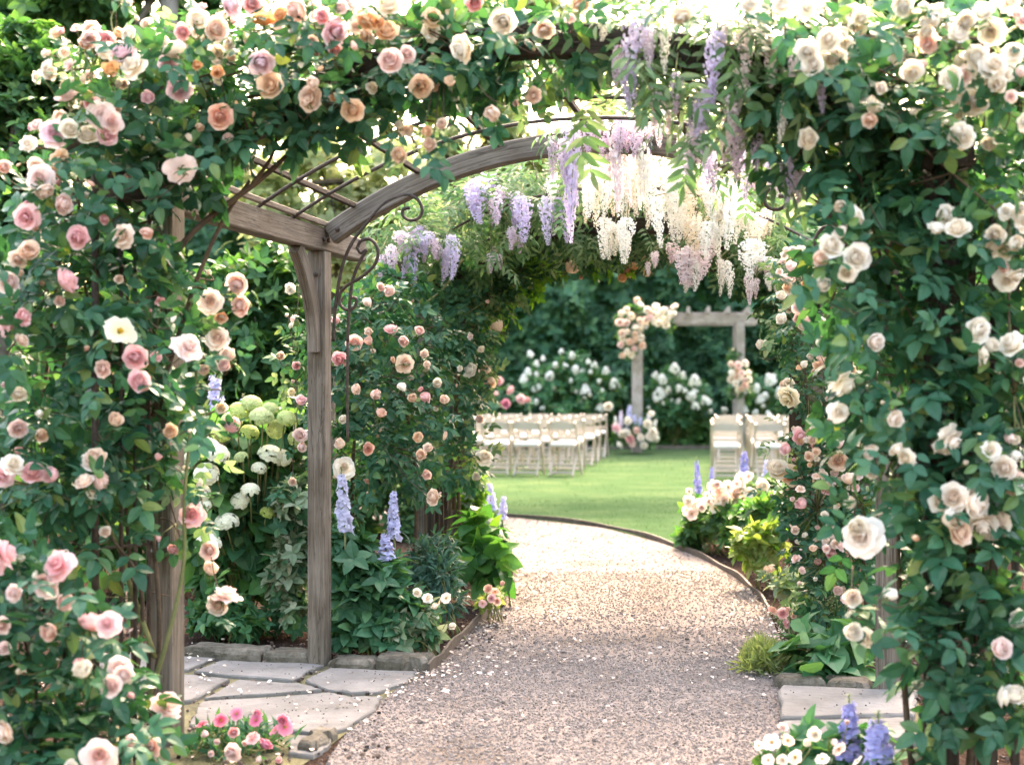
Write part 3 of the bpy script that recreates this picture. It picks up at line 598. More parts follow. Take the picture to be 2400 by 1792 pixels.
# rafter B sits on the inner side of the beams
arch_beam(BL+Vv*.06, BR-Vv*.06, 2.13, .40, .07, .105, M['wood'], arb)
arch_beam(AL+U*.0, AR, 2.17, .47, .07, .12, M['wood_dark'], arb)
PSV = [-.97, -.86, -.62, -.33, 0, .33, .62, .9]
for s in PSV:
    a = arch(AL, AR, 2.2, .49, [s])[0]; b = arch(BL, BR, 2.145, .41, [s])[0]
    timber('purlin', [a-U*.05, a*.5+b*.5, b+U*.30], UP, .022, .026, M['wood_dark'] if abs(s) < .9 else M['wood'], arb, .003)
for t in (.5, .74):
    L, R = AL*(1-t)+BL*t, AR*(1-t)+BR*t
    rod('hoop', arch(L, R, 2.17-.03*t, .46-.05*t, np.linspace(-1, 1, 41)), .009, M['iron'], arb)
# knee braces along the beams
def brace(b, d, z0, z1, out, w=.05, h=.085, mat='wood', par=arb):
    t = np.linspace(0, 1, 9); p = b[None]+UP[None]*(z0+(z1-z0)*t)[:, None]+d[None]*(out*(t**2.2)+.06)[:, None]
    tg = nrm(np.gradient(p, axis=0)); up = nrm(np.cross(np.cross(tg, d), tg)); timber('knee_brace', p, up, w, h, M[mat], par)
brace(BL, -U, 1.55, 2.045, .24); brace(BR, -U, 1.55, 2.045, .24, mat='wood_dark'); brace(AR, U, 1.5, 2.08, .26, mat='wood_dark')
for q, ax in ((BL+UP*2.10-Vv*-.045, Vv), (BL+UP*2.10+Vv*.045-U*.06, Vv), (BL+UP*1.62+Vv*0-U*.048, -U), (BL+UP*1.93-U*.048, -U), (BL+Vv*.11+UP*2.15-U*.036, -U)):
    rod('bolt', [q, q+ax*.006, q+ax*.012], .011, M['iron'], arb, 10)
# iron scroll brackets, drawn in the plane of the middle frame
NB = nrm(np.cross(Vv, UP)); 
def PB(px, py, off=-.03):
    d = np.array([(px-1200)/F, 1, -(py-896)/F]); o = CAM; k = np.dot(BL+U*off-o, NB)/np.dot(d, NB); return o+d*k
def ZA(x, y): return PB(520+x/2.95, 240+y/2.95)
def spiral(c, r0, r1, a0, turns, n=40):
    return [(c[0]+(r0+(r1-r0)*t)*cos(a0+turns*2*pi*t), c[1]+(r0+(r1-r0)*t)*sin(a0+turns*2*pi*t)) for t in np.linspace(0, 1, n)]
def scroll(flip=False):
    cb = MB()
    def line(pts, r=.0085):
        q = np.array([ZA(*p) for p in pts])
        if flip:
            c = (BL+BR)/2; q = q-Vv[None]*(2*((q-c)@Vv))[:, None]
        tube(cb, q, r, 7)
    for pts, r in (
     ([(770, 1652), (780, 1480), (800, 1300), (835, 1130), (895, 980), (990, 850), (1110, 710), (1210, 655), (1300, 640), (1360, 680), (1385, 745), (1360, 800), (1300, 815), (1255, 785), (1255, 740), (1300, 730)], .0085),
     ([(935, 1010), (960, 960), (1020, 945), (1065, 985), (1080, 1050), (1050, 1130), (960, 1210), (860, 1270), (815, 1330), (820, 1400), (870, 1435), (920, 1410), (930, 1360), (895, 1345)], .0085),
     ([(870, 1652), (880, 1450), (905, 1230), (960, 1090), (1000, 1020), (960, 1040), (935, 1000)], .0085),
     ([(870, 2350), (868, 2000), (870, 1652)], .007)): line(spline(pts, 6), r)
    return cb.build('scroll_bracket', [M['iron']], arb, smooth=True)
scroll(); scroll(True)
# iron trellis against the near left post
tr = thing('iron_trellis', 'dark iron trellis of upright rods standing behind the left rose canes', 'trellis', P(222, 1560, 5.3)*np.array([1, 1, 0]))
for x, r, y0, zz in ((206, .014, 330, 5.12), (262, .008, 420, 5.2), (292, .008, 420, 5.25), (322, .008, 420, 5.3)):
    p0 = P(x, 900, zz); rod('rod', [np.array([p0[0], p0[1], 0]), np.array([p0[0], p0[1], P(x, y0, zz)[2]])], r, M['iron'], tr)
for h in (.25, .8, 1.4, 1.95): a, b = P(200, 900, 5.12), P(326, 900, 5.3); rod('crossbar', [np.array([a[0], a[1], h]), np.array([b[0], b[1], h])], .006, M['iron'], tr)
# lattice of the near right post
tr2 = thing('timber_trellis', 'dark slatted timber trellis behind the right white roses', 'trellis', AR+Vv*.2)
for i in range(5):
    b = AR+Vv*(.10+.07*i)-U*.02; timber('slat', [b, b+UP*1.0, b+UP*2.0], U, .026, .016, M['wood_dark'], tr2, .002)
for h in (.35, 1.1, 1.85): timber('rail', [AR+Vv*.08+UP*h-U*.04, AR+Vv*.22+UP*h-U*.04, AR+Vv*.42+UP*h-U*.04], UP, .016, .03, M['wood_dark'], tr2, .002)
# ================================================================ wisteria arbour (far frames)
CL = np.array([-.59, 9.3, 0]); CR = np.array([1.87, 8.75, 0]); DL = np.array([-.42, 10.6, 0]); DR = np.array([2.02, 10.05, 0])
wa = thing('wisteria_arbour', 'dark timber arch farther along the path, nearly buried in wisteria', 'arbour', (CL+CR)/2)
for b, w_, m in ((CL, .07, 'wood'), (CR, .09, 'wood'), (DL, .12, 'wood_dark'), (DR, .12, 'wood_dark')): timber('post', [b, b+UP, b+UP*2.05], U, w_, w_, M[m], wa)
for a, b in ((CL, DL), (CR, DR)): timber('header_beam', [a+UP*2.10-U*.8, (a+b)/2+UP*2.1, b+UP*2.1+U*.15], UP, .07, .10, M['wood_dark'], wa)
arch_beam(CL, CR, 2.0, .42, .08, .14, M['wood_dark'], wa); arch_beam(DL, DR, 1.95, .42, .09, .14, M['wood_dark'], wa)
for s in (-.8, -.5, -.2, .15, .45, .75):
    a = arch(CL, CR, 2.12, .42, [s])[0]; b = arch(DL, DR, 2.08, .42, [s])[0]; timber('purlin', [a-U*.5, (a+b)/2, b+U*.1], UP, .025, .03, M['wood_dark'], wa, .003)
for t in (.75,): rod('hoop', arch(BL*(1-t)+CL*t, BR*(1-t)+CR*t, 2.14, .42, np.linspace(-1, 1, 41)), .008, M['iron'], wa)
pk = thing('picket_panel', 'dark green picket panel low between the vine-covered posts', 'fence', (CL+DL)/2)
for i in range(7):
    b = CL*.97+(DL-CL)*(.12+.125*i)*1.0+Vv*.03; timber('picket', [b, b+UP*.4, b+UP*.78], Vv, .012, .05, M['wood_dark'], pk, .002)
for h in (.15, .62): timber('rail', [CL+(DL-CL)*.08+Vv*.055+UP*h, (CL+DL)/2+Vv*.055+UP*h, CL+(DL-CL)*.95+Vv*.055+UP*h], UP, .02, .04, M['wood_dark'], pk, .002)
# ================================================================ climbing plants on the near frame
def start(name, label, cat, base, group=None):
    return thing(name, label, cat, np.asarray(base, float)*np.array([1, 1, 0]), group), MB(), MB()
def finish(t, fol, can, lm, fname='foliage', cname='canes', cm='cane'):
    if fol.n: fol.build(fname, [M[k] for k in lm], t)
    if can.n: can.build(cname, [M[cm], M['green_cane']], t, smooth=True)
RL = ['rose_leaf', 'rose_leaf_lit']; CG = 'climbing roses on the arbour'
def cane(can, pts, r0, r1, mi=0): q = spline(pts, 6); tube(can, q, np.linspace(r0, r1, len(q)), 6, mi)
# --- pink rose on the near left post
t, fol, can = start('climbing_rose', 'tall climbing rose with blush and pink blooms covering the near left post', 'rose', P(300, 1560, 5.4), CG)
B1 = bl([(225, 470, 5.2, 165, 110, .26), (150, 600, 5.2, 150, 110, .26), (270, 640, 5.25, 140, 120, .25), (210, 790, 5.2, 165, 120, .26), (330, 760, 5.3, 80, 120, .2), (190, 930, 5.2, 170, 110, .26), (320, 900, 5.3, 90, 100, .2),
         (250, 1040, 5.2, 160, 80, .24), (90, 1060, 5.1, 110, 100, .22), (50, 470, 5.3, 80, 130, .22, .8), (30, 720, 5.3, 80, 150, .22, .8), (20, 930, 5.3, 60, 110, .22, .8),
         (230, 1170, 5.2, 130, 60, .2, .5), (380, 1130, 5.4, 40, 60, .12, .4), (290, 1290, 5.3, 100, 60, .2, .14)])
cloud(fol, B1, T_ROSE, .172, 84)
B1b = bl([(440, 620, 5.4, 50, 110, .15, .6), (465, 780, 5.4, 45, 100, .12, .6), (440, 940, 5.4, 50, 90, .12, .6), (430, 1080, 5.4, 40, 80, .12, .4)])
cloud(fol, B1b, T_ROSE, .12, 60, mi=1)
for pts in ([(320, 1560, 5.35), (345, 1380, 5.3), (330, 1150, 5.3), (300, 800, 5.25), (240, 450, 5.2)], [(300, 1560, 5.3), (350, 1420, 5.25), (395, 1230, 5.25), (400, 1050, 5.25), (430, 750, 5.3)], [(275, 1560, 5.35), (305, 1380, 5.3), (300, 1250, 5.2), (240, 1160, 5.15)],
            [(335, 1420, 5.3), (280, 1260, 5.25), (255, 1180, 5.2), (170, 1000, 5.15)], [(290, 1560, 5.4), (285, 1300, 5.4), (260, 1000, 5.3), (180, 600, 5.25)]):
    cane(can, [P(*q) for q in pts], .011, .005, 1 if pts[0][0] in (300, 335) else 0)
cane(can, [P(310, 700, 5.3), P(400, 520, 5.3), P(560, 390, 5.3), P(640, 320, 5.3), P(720, 265, 5.3)], .013, .008); cane(can, [P(545, 400, 5.3), P(590, 330, 5.25), P(600, 250, 5.25)], .009, .004)
cane(can, [P(330, 900, 5.3), P(420, 620, 5.35), P(480, 480, 5.35), P(540, 390, 5.35)], .010, .007)
twigs(can, B1+B1b, 2)
blooms(t, fol, can, [(385, 360, 58, 'blush'), (85, 385, 52, 'blush'), (95, 412, 45, 'peach'), (137, 440, 52, 'blush'), (55, 470, 50, 'pink'), (82, 488, 36, 'peach'), (168, 512, 54, 'pink', 'full'), (262, 508, 46, 'peach', 'loose'), (320, 500, 36, 'coral', 'half'),
 (8, 362, 40, 'coral'), (62, 545, 60, 'peach'), (38, 560, 40, 'peach'), (20, 610, 50, 'blush'), (143, 607, 64, 'pink', 'full'), (92, 612, 30, 'peach', 'bud'), (30, 640, 34, 'cream'), (262, 710, 56, 'yellowish', 'open5'), (292, 772, 58, 'pink', 'full'), (300, 823, 54, 'pink', 'full'),
 (222, 797, 38, 'blush'), (187, 750, 26, 'coral', 'bud'), (248, 910, 44, 'peach', 'half'), (410, 745, 56, 'blush', 'loose'), (368, 932, 44, 'apricot', 'half'), (10, 700, 56, 'pink'), (50, 685, 44, 'pink'), (48, 735, 34, 'peach'), (40, 850, 38, 'cream'), (85, 890, 32, 'cream', 'bud'), (40, 925, 46, 'blush'), (90, 940, 40, 'apricot'), (30, 1000, 44, 'cream'),
 (205, 992, 58, 'peach', 'full'), (182, 1040, 46, 'peach'), (215, 1038, 58, 'blush', 'full'), (70, 1020, 52, 'pink', 'full'), (113, 1026, 52, 'pink'), (5, 1030, 40, 'pink'), (200, 1070, 40, 'cream'), (373, 690, 26, 'cream', 'bud'), (410, 930, 20, 'cream', 'bud'), (130, 650, 30, 'blush', 'half')], 4.84, B1, size=.16)
blooms(t, fol, can, [(513, 613, 52, 'blush'), (520, 660, 48, 'blush'), (455, 650, 46, 'peach'), (478, 685, 40, 'peach', 'half'), (470, 728, 44, 'peach', 'loose'), (493, 768, 46, 'peach', 'half'), (485, 790, 40, 'blush'), (440, 800, 34, 'peach'), (500, 920, 54, 'pink', 'half'), (478, 880, 34, 'cream'), (415, 1110, 46, 'pink', 'loose'), (452, 1188, 44, 'blush'), (455, 1230, 44, 'peach', 'half'), (490, 1280, 52, 'blush', 'loose'), (470, 1305, 48, 'peach'), (430, 1050, 30, 'cream', 'bud'), (405, 1010, 22, 'cream', 'bud'), (450, 590, 24, 'cream', 'bud')], 5.3, B1b, size=.12)
filler(t, fol, can, 32, B1, ['pink', 'blush', 'peach', 'pink'])
finish(t, fol, can, RL)
# --- mixed peach, mauve and apricot rose over the near arch
t, fol, can = start('climbing_rose', 'climbing rose with apricot, mauve and blush blooms arching over the near frame', 'rose', P(120, 1500, 5.6), CG)
B2 = bl([(270, 260, 5.25, 110, 100, .28), (410, 240, 5.3, 130, 120, .3), (370, 370, 5.25, 100, 90, .24), (555, 190, 5.3, 130, 110, .3), (510, 290, 5.25, 80, 50, .2), (700, 170, 5.3, 130, 90, .3), (860, 150, 5.3, 130, 80, .3), (1010, 130, 5.3, 120, 75, .28), (1150, 120, 5.3, 110, 70, .26), (960, 95, 5.15, 100, 40, .16), (1240, 85, 5.1, 90, 35, .16), (620, 250, 5.25, 110, 50, .2, .8), (760, 235, 5.25, 90, 45, .2, .7)])
cloud(fol, B2, T_ROSE, .165, 112)
B2b = bl([(150, 240, 5.3, 70, 110, .2, .55), (250, 120, 5.3, 90, 70, .2, .5), (370, 110, 5.3, 80, 60, .2, .5), (600, 60, 5.3, 120, 60, .2, .55), (800, 60, 5.3, 110, 50, .2, .55), (1000, 55, 5.3, 120, 40, .2, .5), (830, 300, 5.3, 60, 40, .14, .6), (910, 250, 5.3, 50, 40, .14, .5), (1130, 205, 5.3, 90, 30, .15, .6), (120, 360, 5.3, 60, 60, .2, .5)])
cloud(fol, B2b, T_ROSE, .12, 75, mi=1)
cane(can, [P(60, 1500, 5.6), P(90, 900, 5.5), P(140, 500, 5.4), P(230, 300, 5.3), P(450, 230, 5.3), P(800, 160, 5.3), P(1150, 120, 5.3)], .015, .006)
cane(can, [P(260, 500, 5.4), P(420, 330, 5.3), P(620, 240, 5.3), P(900, 190, 5.3), P(1100, 170, 5.3)], .012, .004)
for a in ([(230, 200), (250, 110), (240, 40), (262, 8)], [(330, 200), (320, 110), (300, 60)], [(200, 300), (160, 180), (140, 90)]): cane(can, [P(x, y, 5.25) for x, y in a], .004, .002, 1)
twigs(can, B2+B2b, 2)
blooms(t, fol, can, [(195, 80, 52, 'blush'), (185, 95, 40, 'peach'), (145, 205, 52, 'blush'), (265, 115, 60, 'mauve', 'full'), (238, 153, 42, 'orange', 'half'), (285, 140, 52, 'cream'), (115, 285, 54, 'mauve', 'loose'), (150, 280, 46, 'cream'), (345, 92, 52, 'cream'), (378, 108, 52, 'cream'), (365, 140, 40, 'mauve'), (322, 212, 38, 'mauve', 'half'), (387, 192, 58, 'mauve', 'full'),
 (465, 62, 60, 'peach'), (428, 42, 50, 'cream'), (425, 140, 30, 'orange', 'half'), (470, 155, 36, 'orange', 'half'), (475, 252, 56, 'coral', 'full'), (565, 135, 58, 'mauve', 'full'), (585, 183, 60, 'apricot', 'full'), (570, 42, 58, 'orange', 'full'), (605, 30, 36, 'orange'), (500, 12, 56, 'mauve'), (545, 8, 50, 'pink'), (640, 20, 62, 'blush'), (697, 37, 46, 'pink', 'half'), (725, 68, 60, 'mauve', 'full'),
 (790, 45, 52, 'apricot'), (836, 68, 54, 'apricot', 'full'), (820, 50, 32, 'orange', 'half'), (762, 95, 32, 'coral', 'bud'), (840, 8, 64, 'cream', 'full'), (843, 130, 62, 'blush', 'full'), (880, 118, 38, 'blush'), (680, 178, 40, 'peach', 'half'), (670, 212, 56, 'peach', 'full'), (762, 238, 54, 'apricot', 'full'), (910, 185, 54, 'apricot', 'full'), (972, 178, 34, 'apricot', 'half'), (1000, 105, 64, 'cream', 'full'),
 (1025, 8, 52, 'pink'), (1088, 47, 60, 'cream', 'full'), (1177, 63, 46, 'peach', 'full'), (1255, 6, 50, 'peach'), (955, 270, 34, 'peach', 'half'), (920, 285, 34, 'apricot', 'half'), (928, 314, 42, 'peach'), (862, 335, 40, 'apricot'), (1067, 243, 48, 'peach', 'half'), (1152, 207, 40, 'peach'), (660, 222, 30, 'peach'), (220, 248, 56, 'blush', 'loose'), (188, 292, 46, 'cream'), (232, 292, 48, 'pink'), (240, 262, 46, 'blush'), (200, 398, 22, 'coral', 'bud'), (270, 5, 28, 'peach', 'bud'), (295, 40, 24, 'cream', 'bud'), (410, 300, 28, 'cream', 'bud'), (1110, 90, 28, 'peach', 'bud'), (690, 150, 24, 'apricot', 'bud')], 4.88, B2, size=.15)
filler(t, fol, can, 36, B2+B2b, ['cream', 'blush', 'peach', 'apricot'], .028, .055)
finish(t, fol, can, RL)
# --- cream rose on the near right post
t, fol, can = start('climbing_rose', 'large climbing rose with clustered cream white blooms swallowing the near right post', 'rose', P(2120, 1600, 4.9), CG)
B3 = bl([(1700, 190, 4.85, 90, 60, .2), (1840, 220, 4.8, 90, 60, .2), (1770, 190, 5.0, 110, 110, .28), (2040, 1400, 4.7, 60, 100, .2), (2060, 1500, 4.7, 90, 60, .2), (1890, 230, 4.95, 130, 120, .28), (2030, 230, 4.9, 130, 120, .28), (1890, 360, 4.9, 120, 90, .25), (2010, 400, 4.85, 140, 110, .26), (2140, 380, 4.9, 110, 130, .25), (1960, 540, 4.85, 140, 110, .26), (2110, 580, 4.85, 120, 120, .25), (1990, 690, 4.8, 140, 110, .26), (2130, 760, 4.8, 110, 120, .24), (1960, 830, 4.8, 130, 100, .25), (2060, 900, 4.8, 140, 100, .25),
         (2000, 980, 4.8, 90, 100, .24), (2140, 1020, 4.75, 110, 110, .24), (2055, 1120, 4.75, 105, 110, .24), (2130, 1230, 4.7, 120, 110, .24), (2040, 1260, 4.75, 80, 100, .22), (2080, 1370, 4.7, 120, 90, .22), (2170, 1450, 4.65, 90, 100, .2), (1830, 640, 5.0, 55, 100, .18), (1850, 800, 4.95, 60, 100, .18), (1880, 940, 4.9, 55, 90, .18, .7), (1845, 1180, 4.9, 18, 60, .1, .5), (1850, 1330, 4.9, 18, 40, .1, .5), (1700, 280, 5.0, 70, 60, .2), (1790, 330, 5.0, 90, 60, .2), (1840, 500, 4.95, 80, 90, .2)])
cloud(fol, B3, T_ROSE, .18, 88)
B3b = bl([(1990, 90, 4.9, 160, 60, .22, .6), (2160, 180, 4.9, 90, 110, .22, .6), (1800, 70, 5.0, 120, 60, .22, .6), (2190, 560, 5.0, 50, 130, .16, .5), (1930, 1000, 4.95, 60, 60, .12, .5), (2190, 900, 5.0, 50, 120, .16, .5)])
cloud(fol, B3b, T_ROSE, .14, 75, mi=1)
for pts in ([(2120, 1700, 4.85), (2100, 1300, 4.85), (2070, 900, 4.85), (2060, 500, 4.9), (1960, 300, 4.95), (1780, 200, 5.0)], [(2090, 1700, 4.8), (2130, 1200, 4.8), (2140, 700, 4.85), (2130, 300, 4.9)], [(1975, 1700, 4.8), (1955, 1500, 4.8), (1940, 1200, 4.85), (1945, 960, 4.85)], [(1985, 330, 4.95), (1850, 400, 5.0), (1700, 300, 5.05), (1560, 220, 5.1)]): cane(can, [P(*q) for q in pts], .013, .006)
cane(can, [P(1940, 1060, 4.75), P(1942, 960, 4.7), P(1938, 900, 4.68)], .006, .004)
twigs(can, B3+B3b, 2)
W = 'white'; Cc = 'cream'
blooms(t, fol, can, [(1470, 30, 60, Cc), (1745, 110, 52, W, 'full'), (1790, 85, 56, W, 'full'), (1810, 70, 50, W), (1755, 140, 50, Cc, 'full'), (1800, 128, 56, Cc, 'full'), (1860, 40, 40, W), (1885, 232, 52, Cc, 'half'), (1880, 258, 44, 'peach', 'half'), (1905, 190, 34, 'ivory', 'half'), (1972, 157, 44, Cc), (1970, 240, 32, Cc, 'bud'), (2105, 222, 62, Cc, 'full'), (2068, 282, 42, W), (2085, 298, 46, W), (2045, 262, 24, Cc, 'bud'), (1745, 300, 50, Cc, 'full'),
 (2085, 45, 56, W), (2125, 25, 52, W), (2140, 70, 52, W), (2070, 75, 46, Cc), (2020, 45, 44, W), (2000, 70, 36, Cc), (2110, 125, 60, W), (2150, 140, 54, Cc), (2155, 185, 50, Cc, 'half'), (2190, 112, 44, W), (1620, 8, 50, W), (1690, 10, 46, W), (1950, 8, 50, W), (2045, 465, 52, W, 'full'), (2068, 492, 52, Cc, 'full'), (2025, 490, 48, Cc), (1815, 445, 36, Cc, 'half'), (1850, 462, 48, Cc), (2150, 508, 46, Cc), (2190, 525, 48, Cc), (2170, 545, 40, Cc),
 (1850, 557, 62, Cc, 'full'), (1795, 530, 56, Cc, 'full'), (1770, 560, 48, 'peach'), (1815, 505, 40, 'ivory', 'half'), (1830, 590, 40, Cc), (1775, 618, 46, Cc, 'half'), (2112, 712, 60, W, 'full'), (2185, 742, 60, W, 'full'), (2140, 748, 48, Cc), (2125, 765, 40, Cc), (1888, 738, 52, 'ivory', 'half'), (1825, 833, 60, W, 'loose'), (1930, 905, 50, 'ivory'), (1875, 975, 46, 'ivory'), (1812, 890, 40, Cc), (1935, 968, 36, Cc), (1955, 990, 36, Cc), (2055, 955, 64, 'ivory', 'loose'), (2140, 970, 40, Cc), (2085, 1000, 24, Cc, 'bud'),
 (2060, 1075, 66, 'ivory', 'full'), (2105, 1085, 80, 'ivory', 'full'), (2050, 1120, 66, 'ivory'), (2120, 1135, 70, 'ivory', 'full'), (2075, 1150, 60, 'peach'), (2145, 1130, 56, 'peach'), (2030, 1085, 46, Cc), (2170, 1010, 56, 'ivory'), (2195, 1050, 52, 'blush'), (1860, 1158, 76, 'ivory', 'loose'), (1850, 1135, 56, W), (1840, 1290, 50, 'ivory', 'half'), (1920, 1285, 42, Cc), (1842, 1365, 54, Cc, 'half'), (1868, 1378, 38, Cc), (2160, 1400, 60, 'blush', 'half'), (2192, 1500, 60, Cc), (2205, 1340, 56, W), (2165, 1505, 46, Cc), (1905, 870, 22, Cc, 'bud'), (1885, 1020, 40, Cc, 'half'), (1838, 1085, 34, Cc), (1975, 1160, 30, 'apricot', 'bud')], 4.5, B3, size=.165)
filler(t, fol, can, 9, B3b, ['cream', 'white'], .03, .05)
finish(t, fol, can, RL)
# --- shrub rose at the lower left corner
t, fol, can = start('shrub_rose', 'bushy shrub rose with soft pink blooms filling the bottom left corner', 'rose', P(90, 1700, 4.75))
B4 = bl([(60, 1330, 4.7, 130, 120, .25), (170, 1440, 4.7, 140, 110, .25), (60, 1500, 4.65, 140, 120, .25), (200, 1560, 4.7, 150, 90, .25), (90, 1620, 4.6, 150, 90, .25), (260, 1620, 4.7, 90, 60, .2, .8), (-40, 1250, 4.7, 100, 110, .25, .8)])
cloud(fol, B4, T_ROSE, .178, 76)
for q in ((40, 1320), (150, 1330), (210, 1400), (20, 1500), (250, 1460)): cane(can, [P(110, 1700, 4.75), P((110+q[0])/2, (1650+q[1])/2, 4.75), P(*q, 4.68)], .008, .004)
twigs(can, B4, 2)
blooms(t, fol, can, [(15, 1195, 66, 'pink', 'loose'), (122, 1218, 60, 'pink', 'loose'), (100, 1262, 62, 'blush', 'full'), (138, 1300, 50, 'blush'), (30, 1280, 40, 'blush'), (195, 1345, 64, 'pink', 'full'), (110, 1362, 54, 'coral', 'half'), (232, 1345, 48, 'pink'), (180, 1450, 58, Cc), (258, 1440, 50, 'blush'), (240, 1480, 48, 'blush'), (268, 1455, 44, 'blush'), (363, 1518, 62, 'blush', 'loose', 4.9), (10, 1580, 56, 'peach'), (215, 1630, 66, 'blush'), (325, 1612, 46, 'blush', 'loose', 4.95), (280, 1600, 34, 'blush'), (40, 1450, 30, Cc, 'bud'), (5, 1350, 40, 'blush'), (8, 1400, 38, 'blush', 'half'), (75, 1245, 24, Cc, 'bud'), (150, 1655, 40, Cc)], 4.37, B4, size=.16)
filler(t, fol, can, 18, B4, ['cream', 'blush', 'pink'])
finish(t, fol, can, RL[:1])
for lab, base, n, Bx, cols, dens, dmin, dmax, sz in (
 ('frothy rambling rose with small pale peach blooms over the top left of the arch', P(60, 1500, 5.8), 92, bl([(200, 150, 5.15, 90, 80, .2), (320, 120, 5.15, 90, 60, .2), (430, 90, 5.15, 90, 60, .2), (560, 70, 5.2, 90, 50, .2), (130, 330, 5.1, 60, 70, .18), (720, 70, 5.2, 90, 50, .2), (880, 60, 5.2, 90, 45, .2), (240, 220, 5.1, 80, 60, .2)]), ['blush', 'peach', 'cream', 'pink', 'apricot', 'cream'], 34, .036, .075, .12),
 ('rambling rose with many cream white blooms along the top right of the arch', P(2190, 1600, 5.2), 92, bl([(1780, 90, 4.8, 90, 60, .2), (1900, 80, 4.75, 90, 60, .2), (2020, 90, 4.7, 90, 70, .2), (2140, 90, 4.7, 80, 70, .2), (2160, 240, 4.65, 60, 90, .18), (2000, 200, 4.7, 90, 70, .18), (1680, 60, 4.85, 80, 50, .2), (2180, 480, 4.6, 40, 140, .14), (2190, 850, 4.6, 30, 160, .14)]), ['cream', 'white', 'cream', 'blush'], 30, .036, .078, .13),
 ('rambling rose with dozens of small peach blooms down the inner right wall', [1.72, 7.6, 0], 96, bl([(1715, 600, 7.5, 40, 60, .15), (1730, 720, 7.45, 50, 80, .15), (1745, 850, 7.4, 55, 80, .15), (1760, 980, 7.3, 60, 80, .15), (1765, 1100, 7.2, 65, 80, .15), (1775, 1220, 7.1, 60, 60, .14)]), ['peach', 'blush', 'cream', 'blush', 'apricot', 'peach'], 60, .036, .064, .10)):
    t, fol, can = start('rambling_rose', lab, 'rose', base, CG); cloud(fol, Bx, T_ROSE, sz, dens)
    cs_ = [q[0] for q in Bx]; cane(can, [np.array(t.location), np.array(t.location)*.6+cs_[0]*.4, cs_[0]], .010, .005)
    for u_, v_ in zip(cs_[:-1], cs_[1:]): cane(can, [u_, (u_+v_)/2+np.array([0, .03, .02]), v_], .005, .004)
    filler(t, fol, can, n, Bx, cols, dmin, dmax); twigs(can, Bx, 1); finish(t, fol, can, ['rose_leaf'])
# ================================================================ roses on the walls between the middle and far frames
t, fol, can = start('climbing_rose', 'bushy climbing rose with small peach blooms between grey post and far arch', 'rose', [-.75, 8.4, 0], CG)
B5 = bl([(690, 760, 7.9, 70, 110, .2, .7), (690, 930, 7.9, 60, 120, .2, .7), (790, 700, 7.9, 90, 90, .22), (800, 830, 7.9, 110, 110, .24), (800, 970, 7.9, 100, 100, .24), (860, 650, 8.2, 90, 90, .22), (900, 760, 8.3, 100, 110, .24), (890, 900, 8.3, 100, 110, .24), (880, 1020, 8.2, 90, 70, .22), (970, 700, 9.0, 90, 110, .24), (980, 860, 9.0, 80, 120, .24), (990, 1000, 9.0, 70, 80, .2), (960, 600, 9.1, 100, 70, .24), (760, 1060, 7.9, 60, 50, .18, .7)])
cloud(fol, B5, T_ROSE, .13, 135)
B5b = bl([(1040, 800, 9.2, 30, 160, .14, .7), (1030, 960, 9.1, 35, 80, .12, .7), (1080, 640, 9.4, 40, 50, .14, .7), (640, 800, 7.8, 40, 120, .14, .5), (1010, 620, 9.3, 60, 60, .2, .6)])
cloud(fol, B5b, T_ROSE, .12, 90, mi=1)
for pts in ([(880, 1320, 8.6), (900, 1100, 8.5), (880, 900, 8.4), (820, 700, 8.1)], [(960, 1290, 9.2), (975, 1000, 9.2), (960, 760, 9.2), (1000, 620, 9.2)], [(1000, 1280, 9.5), (990, 1050, 9.5), (985, 800, 9.4), (1060, 640, 9.3)], [(770, 1300, 8.0), (760, 1050, 8.0), (780, 800, 7.9)]): cane(can, [P(*q) for q in pts], .016, .006)
cane(can, [P(1000, 560, 8.9), P(960, 620, 8.7), P(900, 670, 8.6), P(860, 720, 8.4)], .008, .004, 1)
twigs(can, B5, 2, .003)
blooms(t, fol, can, [(845, 630, 32, 'blush'), (825, 620, 24, 'blush'), (795, 650, 30, 'peach', 'half'), (845, 712, 34, 'pink', 'full'), (873, 735, 34, 'blush', 'half'), (905, 715, 30, 'blush'), (765, 740, 36, 'coral'), (797, 715, 26, 'peach', 'half'), (797, 738, 30, 'coral', 'half'), (733, 776, 36, 'pink'), (727, 690, 28, 'pink'), (877, 785, 36, 'peach', 'loose'), (918, 765, 26, 'peach', 'half'), (920, 788, 24, 'peach', 'half'), (766, 840, 32, 'peach'), (870, 833, 30, 'cream', 'half'), (808, 852, 35, 'coral'), (822, 893, 32, 'coral'), (890, 860, 28, 'peach'), (922, 855, 34, 'pink'), (945, 828, 28, 'cream', 'half'), (907, 842, 22, 'pink', 'bud'), (960, 865, 28, 'peach', 'half'), (737, 958, 34, 'peach'), (795, 968, 34, 'coral'), (905, 945, 32, 'apricot', 'half'), (925, 968, 28, 'peach'), (908, 983, 34, 'peach'), (920, 1024, 30, 'coral', 'half'), (935, 1074, 36, 'peach', 'full'), (740, 905, 26, 'cream'), (742, 1010, 42, 'cream', 'loose'), (960, 945, 22, 'peach', 'bud'), (850, 780, 22, 'peach', 'bud')], 7.56, B5, size=.12, leaves=1)
